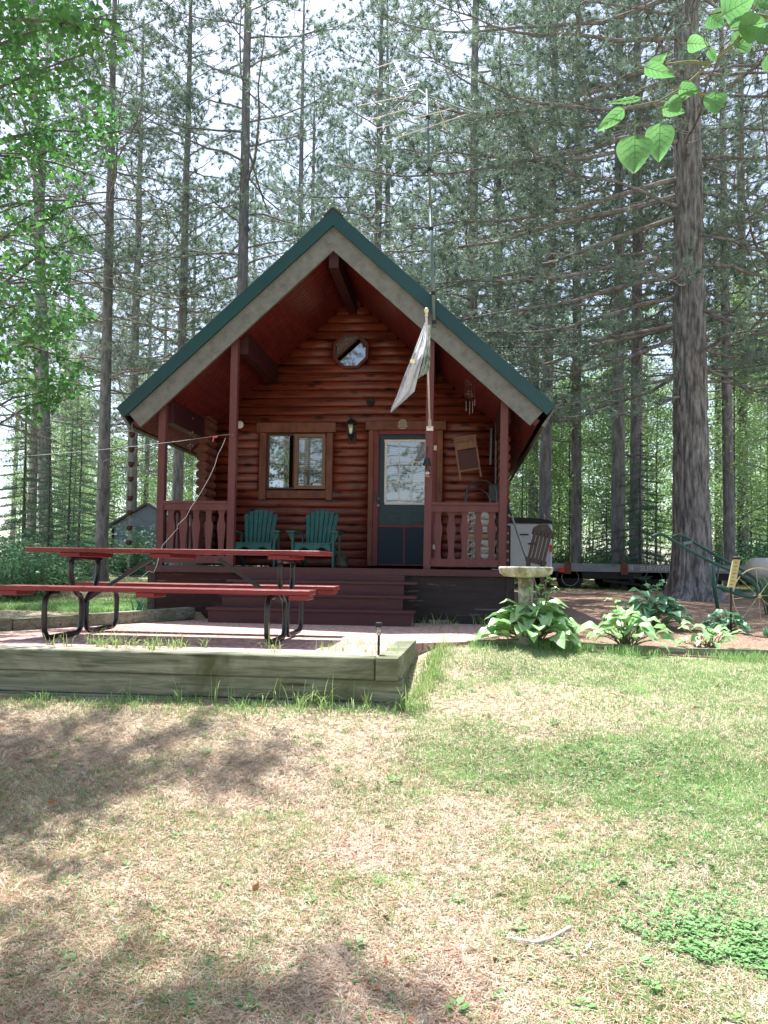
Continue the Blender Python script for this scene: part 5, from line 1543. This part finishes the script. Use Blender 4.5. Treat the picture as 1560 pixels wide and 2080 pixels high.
# ---------------------------------------------------------------- hostas and border plants
def hosta(x, y, R0, n, label, mat, hh=.35, stalks=0, seed=1, narrow=.34):
    rgn = np.random.default_rng(seed); gz = h1(x, y)
    root = thing('hosta_plant', label, 'hosta', (x, y, gz), 'hostas in the planting bed')
    Lf = NP(); St = NP()
    def leaf(base, az, reach, height, L, wd):
        e = np.array([math.cos(az), math.sin(az), 0]); sd = np.array([-e[1], e[0], 0])
        t = np.linspace(0, 1, 5); P = base + e * (reach * t ** 1.3)[:, None] + np.array([0, 0, 1.0]) * (height * (1 - (1 - t) ** 1.6))[:, None]
        St.tube(P, .006 * (1 - .4 * t), 4)
        A = P[-1]; n1, n2 = 9, 2; V = []
        tilt = rgn.uniform(0, .75); roll = rgn.normal(0, .35)
        for i_ in range(n1):
            u = i_ / (n1 - 1); hw = wd * (math.sin(math.pi * u ** .72) ** .8 if 0 < u < 1 else .01)
            c_ = A + e * L * (u - .12 * u * u) + np.array([0, 0, L * (tilt * u + .25 * u - .75 * u * u)])
            for j_ in range(-n2, n2 + 1):
                s_ = j_ / n2; V.append(c_ + sd * hw * s_ + np.array([0, 0, (abs(s_) * .32 + s_ * roll) * hw + .006 * math.sin(u * 14)]))
        m = 2 * n2 + 1
        Lf.add(np.array(V), np.array([[i_ * m + j_, i_ * m + j_ + 1, (i_ + 1) * m + j_ + 1, (i_ + 1) * m + j_] for i_ in range(n1 - 1) for j_ in range(m - 1)]))
    for k in range(n):
        f = (k + .5) / n; az = k * 2.4 + rgn.normal(0, .2)
        leaf(np.array([rgn.normal(0, .03), rgn.normal(0, .03), 0]), az, R0 * (.12 + .62 * f) * rgn.uniform(.8, 1.15), hh * (1.05 - .75 * f) * rgn.uniform(.8, 1.2), R0 * rgn.uniform(.42, .62), R0 * .42 * narrow * rgn.uniform(.8, 1.2))
    for k in range(stalks):
        a = rgn.uniform(0, 6.28); r_ = R0 * .3; hS = hh * rgn.uniform(1.5, 2.0)
        P = np.array([[0, 0, 0], [r_ * .4 * math.cos(a), r_ * .4 * math.sin(a), hS * .5], [r_ * math.cos(a), r_ * math.sin(a), hS]]); St.tube(P, [.006, .005, .003], 5)
        for q_ in range(3):
            leaf(P[-1] - np.array([0, 0, .03 * q_]), a + q_ * 2.1, .01, .02, .10, .022)
    link('stalks', St.mesh('stalks', True), m_stem, root); link('foliage', Lf.mesh('foliage', True), mat, root)
def hp(px, d_): return (px - 932) / F * d_
hosta(hp(1085, 6.95), 6.98, .43, 110, 'largest hosta, its glossy leaves spilling over the edging below the birdbath', m_hosta, .29, 6, 1)
hosta(hp(1266, 7.15), 7.2, .36, 46, 'bright green hosta in the front row, right of the largest one', m_hosta, .26, 1, 2)
hosta(hp(1428, 7.2), 7.3, .27, 26, 'small hosta at the right end of the front row', m_hosta, .21, 0, 3)
hosta(hp(1312, 8.9), 8.9, .42, 60, 'darker hosta behind the front row, left of the plow', m_hostad, .30, 3, 4)
hosta(hp(1436, 9.0), 8.7, .27, 42, 'low dark hosta at the foot of the plow', m_hostad, .17, 0, 5)
def strap_clump(x, y, n, hh, label, mat, seed, flower=0, name='daylily_plant', cat='daylily', w_=.012):
    rgn = np.random.default_rng(seed); gz = h1(x, y); root = thing(name, label, cat, (x, y, gz)); Lf = NP()
    for k in range(n):
        a = rgn.uniform(0, 6.28); e = np.array([math.cos(a), math.sin(a), 0]); sd = np.array([-e[1], e[0], 0]); L = hh * rgn.uniform(.7, 1.2); t = np.linspace(0, 1, 7)
        P = rgn.normal(0, .05, 3) * np.array([1, 1, 0]) + e * (L * .55 * t ** 1.6)[:, None] + np.array([0, 0, 1.0]) * (L * (t - .38 * t ** 3))[:, None]
        ww = w_ * (1 - t ** 3)[:, None]
        V = np.stack([P - sd * ww, P + sd * ww], 1).reshape(-1, 3); i_ = np.arange(6)[:, None] * 2
        Lf.add(V, i_ + np.array([[0, 1, 3, 2]]))
    link('foliage', Lf.mesh('foliage', True), mat, root)
    if flower:
        b = B(); b.lathe([(.002, 0), (.03, .04), (.05, .05)], (x - .1, y - .1, gz + hh * 1.0), 8, cap=False).tube([(x, y, gz), (x - .1, y - .1, gz + hh)], .004, 4); b.build('flower', m_orange, root)
strap_clump(hp(1545, 11.2), 11.2, 90, .75, 'clump of daylilies with an orange bloom behind the plow wheel', m_shrub, 6, 1)
strap_clump(hp(1555, 8.2), 8.3, 40, .2, 'low leafy clump at the right edge of the bed', m_hostad, 7, 0, 'border_plant', 'plant', .01)
strap_clump(hp(272, 9.2), 9.2, 16, .34, 'wild iris leaves growing outside the patio edge timber', m_hostad, 9, 0, 'iris_plant', 'iris')

# ---------------------------------------------------------------- lawn cover (beyond counting)
def blades(name, n, region, hmin, hmax, w_, mat, seed, lay=0.0, dens=None, label=None, curve=.35, near_pow=1.0, zfn=None):
    rg = np.random.default_rng(seed)
    x0, x1, y0, y1 = region
    k = int(n * (4 if dens is not None else 1.0))
    u = rg.random(k); y = 1 / (1 / y0 + u * (1 / y1 - 1 / y0)) if near_pow else y0 + u * (y1 - y0)
    x = rg.uniform(x0, x1, k)
    if near_pow == 2: x = (rg.uniform(-.72, .52, k)) * y
    if dens is not None:
        m = rg.random(k) < dens(x, y); x, y = x[m][:n], y[m][:n]
    k = len(x)
    z = H(x, y) if zfn is None else zfn(x, y)
    a = rg.uniform(0, 2 * np.pi, k); L = rg.uniform(hmin, hmax, k)
    tilt = (rg.uniform(0, .5, k) if not lay else rg.uniform(lay, 1.52, k))
    e = np.stack([np.cos(a) * np.sin(tilt), np.sin(a) * np.sin(tilt), np.cos(tilt)], 1)
    sd = np.stack([-np.sin(a), np.cos(a), np.zeros(k)], 1)
    h_ = np.stack([np.cos(a), np.sin(a), np.zeros(k)], 1)
    P0 = np.stack([x, y, z + (.002 if not lay else rg.uniform(.0, .014, k))], 1); P1 = P0 + e * (L * .55)[:, None]; P2 = P1 + (e * (1 - curve) + h_ * curve - np.array([0, 0, curve * .6 if lay == 0 else 0])) * (L * .45)[:, None]
    W = (sd * w_ / 2)
    V = np.stack([P0 - W, P0 + W, P1 + W * .8, P1 - W * .8, P2], 1).reshape(-1, 3)
    o = np.arange(k)[:, None] * 5
    me = mesh_np(name, V, [o + np.array([[0, 1, 2, 3]]), o + np.array([[3, 2, 4]])])
    ob = link(name, me, mat); tag(ob, label, None, None, 'stuff')
    return ob
def offpatio(x, y): return ~(((y > 5.2) & (x < -.25 + (y - 6.5) * .5) & (y < 9.9) & (x > -4.3 - (7 - y) * .7)) | ((x > -4.2) & (x < .8) & (y > 9.8)))
def gdens(x, y):
    d = np.clip((fbm(x, y, .9, 21) - .44) * 5, .04, 1)
    right = np.clip((x + .6) / 1.6, 0, 1) * np.clip((y - 3.0) / 1.2, 0, 1)
    d = np.clip(d * (.20 + 1.1 * right) + .40 * right * np.clip((x - .2) / 1.2, .4, 1.3), 0, 1)
    return d * offpatio(x, y) * ~((y > 6.85) & (x > .3) & (y < 17))
blades('grass', 230000, (-4.5, 5, 2.2, 11), .014, .04, .0035, m_grass, 1, dens=gdens, label='short patchy green lawn grass', near_pow=2)
blades('grass_far', 60000, (-22, 12, 9.5, 24), .03, .08, .012, m_grass, 2, dens=lambda x, y: offpatio(x, y) * ~((x > .3) & (y < 17)) * np.clip((fbm(x, y, 2.2, 31) - .35) * 4, .05, 1), label='lawn grass beyond the patio', near_pow=2)
blades('straw', 280000, (-4.5, 5, 2.2, 9), .015, .055, .0026, m_straw, 3, lay=1.1, dens=lambda x, y: offpatio(x, y) * np.clip(.30 + 2.2 * (fbm(x, y, .28, 51) - .36), .12, 1), label='dry straw and thatch over the lawn', near_pow=2)
blades('needle_litter', 100000, (-4.5, 5, 2.2, 16), .05, .11, .0024, m_dryn, 4, lay=1.25, dens=lambda x, y: offpatio(x, y) * np.where((y > 6.9) & (x > .3), 1, np.clip(.25 - .12 * x, .05, 1)), label='fallen brown pine needles', near_pow=2)
def cl_d(x, y): return np.clip((fbm(x, y, .5, 61) - .45) * 4, 0, 1) * np.clip((x - .35) / .5, 0, 1) * np.clip(1.0 - .0 * y, 0, 1) * offpatio(x, y) * (y < 6.8) * np.where(y < 3.0, 1, .35)
def clover(n, seed):
    rg = np.random.default_rng(seed); y = 1 / (1 / 2.25 + rg.random(n * 6) * (1 / 6.8 - 1 / 2.25)); x = rg.uniform(-.7, .5, n * 6) * y
    m = rg.random(n * 6) < cl_d(x, y); x, y = x[m][:n], y[m][:n]; k = len(x); acc = NP()
    zc = H(x, y) + rg.uniform(.012, .035, k); C = np.stack([x, y, zc], 1)
    for t3 in range(3):
        a = rg.uniform(0, 6.28, k) + t3 * 2.09; e = np.stack([np.cos(a), np.sin(a), rg.uniform(.0, .3, k)], 1); sd = np.stack([-np.sin(a), np.cos(a), rg.normal(0, .25, k)], 1); s_ = rg.uniform(.006, .012, (k, 1))
        V = np.stack([C, C + e * s_ * .8 + sd * s_ * .6, C + e * s_ * 1.5 , C + e * s_ * .8 - sd * s_ * .6], 1).reshape(-1, 3); acc.add(V, np.arange(k)[:, None] * 4 + np.array([[0, 1, 2, 3]]))
    tag(link('clover', acc.mesh('clover'), m_clover), 'clover patches in the lawn', None, None, 'stuff')
clover(15000, 9)
# tall grass along the timber wall, on the patio edge and by the edging
def line_d(fn): return fn
blades('edging_grass', 3200, (.1, 5, 6.6, 7.05), .03, .13, .005, m_grass, 17, dens=lambda x, y: np.clip((fbm(x, y, .5, 79) - .35) * 4, .05, 1) * (np.abs(y - 6.83 - .05 * x) < .18), label='grass along the bed edging')

def tufts(name, C, per, hh, mat, seed, label, spread=.03, w_=.0045, lean=.5):
    rg = np.random.default_rng(seed); C = np.asarray(C, float); k = len(C) * per
    sc = np.repeat(rg.uniform(.55, 1.15, len(C)), per); P = np.repeat(C, per, 0)
    P[:, :2] += rg.normal(0, spread, (k, 2)) * sc[:, None]
    L = hh * sc * rg.uniform(.4, 1.15, k); a = rg.uniform(0, 2 * np.pi, k)
    e = np.stack([np.cos(a), np.sin(a), np.zeros(k)], 1); sd = np.stack([-np.sin(a), np.cos(a), np.zeros(k)], 1)
    out = rg.uniform(.05, 1, k) * lean * 1.6; V = []; n = 6
    for i_ in range(n):
        t = i_ / (n - 1); c_ = P + e * (L * out * t ** 1.8)[:, None] + np.array([0, 0, 1.0]) * (L * (t - .55 * out * t ** 2.6))[:, None]
        ww = (w_ / 2 * (1 - t ** 2.2) + .0003); V += [c_ - sd * ww, c_ + sd * ww]
    V = np.stack(V, 1).reshape(-1, 3); o = np.arange(k)[:, None] * (2 * n)
    q = np.concatenate([o + np.array([[2 * i_, 2 * i_ + 1, 2 * i_ + 3, 2 * i_ + 2]]) for i_ in range(n - 1)])
    tag(link(name, mesh_np(name, V, [q]), mat), label, None, None, 'stuff')
rg = random.Random(21); PZ = lambda y: .847 - .0227 * (y - 5.9)
def pick(n, fn): return [fn() for _ in range(n)]
def at_g(x, y): return (x, y, h1(x, y))
def f1():
    x = rg.choice([rg.uniform(-3.4, -.3), rg.gauss(-1.1, .25), rg.gauss(-.6, .2)]); return at_g(x, rg.uniform(5.02, 5.23))
tufts('wall_grass', pick(26, f1), 7, .22, m_tallg, 1, 'tall arching grass along the foot of the timber wall', .03, .005, .7)
tufts('wall_foot_grass', pick(150, lambda: at_g(rg.uniform(-3.5, -.2), rg.uniform(5.0, 5.24))), 12, .07, m_grass, 2, 'short grass at the foot of the timber wall', .04, .004)
tufts('corner_grass', pick(70, lambda: (lambda y: at_g(-.33 + (y - 5.2) * .10 + abs(rg.gauss(0, .07)), y))(rg.uniform(5.15, 6.7))), 11, .15, m_tallg, 3, 'grass beside the corner timber', .03, .004)
tufts('patio_grass', [(x, y, PZ(y)) for x, y in pick(26, lambda: (rg.choice([rg.uniform(-3.4, -.8), rg.gauss(-2.4, .35)]), rg.uniform(5.44, 5.8)))], 11, .17, m_tallg, 4, 'arching grass growing between the bricks behind the timber', .025, .0045, 1.1)
tufts('patio_weeds', [(x, y, PZ(y)) for x, y in pick(40, lambda: (rg.uniform(-1.1, -.45), rg.uniform(5.45, 6.4)))] + [at_g(rg.uniform(-.25, .6), rg.uniform(6.6, 9.3)) for _ in range(34)], 6, .10, m_tallg, 5, 'thin weeds on the right side of the patio', .03, .003, .5)
tufts('skirting_grass', [at_g(rg.uniform(-.5, .75), rg.uniform(8.7, 9.8)) for _ in range(20)], 9, .24, m_tallg, 6, 'tall grass in front of the dark skirting', .04, .0065, .7)
# tufts, weeds and debris over the lawn
tufts('lawn_tufts', [at_g(rg.triangular(-.66, .5, .35) * y, y) for y in [1 / rg.uniform(1 / 7.0, 1 / 2.3) for _ in range(480)] ], 22, .045, m_grass, 7, 'small tufts of lawn grass', .018, .003, .5)
tufts('lawn_tufts_pale', [at_g(rg.uniform(-.66, .5) * y, y) for y in [1 / rg.uniform(1 / 7.0, 1 / 2.3) for _ in range(420)] ], 16, .05, m_straw, 8, 'dry tufts in the lawn', .02, .003, .8)
def weeds(n, seed):
    rgn = np.random.default_rng(seed); acc = NP()
    y = 1 / rgn.uniform(1 / 6.8, 1 / 2.3, n); x = rgn.uniform(-.66, .5, n) * y; m_ = offpatio(x, y) & (rgn.random(n) < np.where(x > .2, 1, .4)); x, y = x[m_], y[m_]
    for X_, Y_ in zip(x, y):
        g = h1(X_, Y_); k = rgn.integers(4, 9); s_ = rgn.uniform(.012, .03)
        for q_ in range(k):
            a = q_ * 2.4 + rgn.normal(0, .3); e = np.array([math.cos(a), math.sin(a), rgn.uniform(.15, .6)]); sd = np.array([-e[1], e[0], 0]) * .42; c_ = np.array([X_, Y_, g + .012]) + e * s_ * .35
            acc.add(np.array([c_, c_ + e * s_ * .45 + sd * s_, c_ + e * s_ * 1.15 - np.array([0, 0, .004]), c_ + e * s_ * .45 - sd * s_]), np.array([[0, 1, 2, 3]]))
    tag(link('lawn_weeds', acc.mesh('lawn_weeds'), m_clover), 'small broad leaved weeds scattered in the lawn', None, None, 'stuff')
weeds(420, 4)
def debris(name, n, seed, mat, size, label):
    rgn = np.random.default_rng(seed); acc = NP(); y = 1 / rgn.uniform(1 / 9, 1 / 2.3, n); x = rgn.uniform(-.66, .5, n) * y; m_ = offpatio(x, y); x, y = x[m_], y[m_]
    C = np.stack([x, y, H(x, y) + .012], 1); leaves(acc, C, rgn, size, 0, .4, 'q', norm(rgn.normal(0, .5, (len(x), 3)) + np.array([0, 0, 1.0])))
    tag(link(name, acc.mesh(name), mat), label, None, None, 'stuff')
debris('dead_leaves', 90, 5, m_leafdry, .035, 'dead brown leaves on the lawn'); debris('pale_dead_leaves', 150, 6, m_stick, .03, 'pale curled dead leaves and bark flakes')
def twigs(n, seed):
    rgn = np.random.default_rng(seed); acc = NP()
    for _ in range(n):
        y = 1 / rgn.uniform(1 / 9, 1 / 2.3); x = rgn.uniform(-.66, .5) * y
        if not offpatio(x, y): continue
        a = rgn.uniform(0, 3.14); L = rgn.uniform(.04, .16); t = np.linspace(-.5, .5, 4); P = np.stack([x + np.cos(a) * L * t, y + np.sin(a) * L * t, h1(x, y) + .012 + 0 * t], 1) + rgn.normal(0, .004, (4, 3)); acc.tube(P, [.002, .0018, .0015, .001], 4)
    tag(link('twig_litter', acc.mesh('twig_litter'), m_limb), 'small broken twigs scattered over the lawn', None, None, 'stuff')
twigs(150, 7)
# small things on the lawn
def stick(px, py0, pts, r, label):
    P = []
    for x, y in pts:
        y_ = 3.0
        for _ in range(12):
            p = atY(x, y, y_); g = h1(p.x, y_); y_ = y_ * (1 + .8 * (p.z - g) / max(.2, 1.5 - p.z)) if p.z < 1.45 else y_
        P.append((p.x, y_, g + r + .012))
    b = B(); b.tube(smooth([Vector(q) for q in P], 4), [r] * ((len(P) - 1) * 4 + 1), 7)
    tag(b.build('fallen_stick', m_stick, None, P[0], smooth=True), label, 'stick', 'fallen sticks on the lawn')
stick(0, 0, [(1028, 1918), (1055, 1922), (1085, 1926), (1115, 1920), (1140, 1906), (1160, 1895)], .008, 'curved bare stick lying on the lawn at the lower right')
stick(0, 0, [(1190, 1944), (1197, 1934), (1202, 1922)], .006, 'short dark twig just right of the curved stick')
stick(0, 0, [(868, 1836), (895, 1835), (920, 1832)], .003, 'thin straight twig in the middle of the lawn')
stick(0, 0, [(205, 1700), (235, 1690), (268, 1682)], .003, 'thin twig on the shaded left of the lawn')
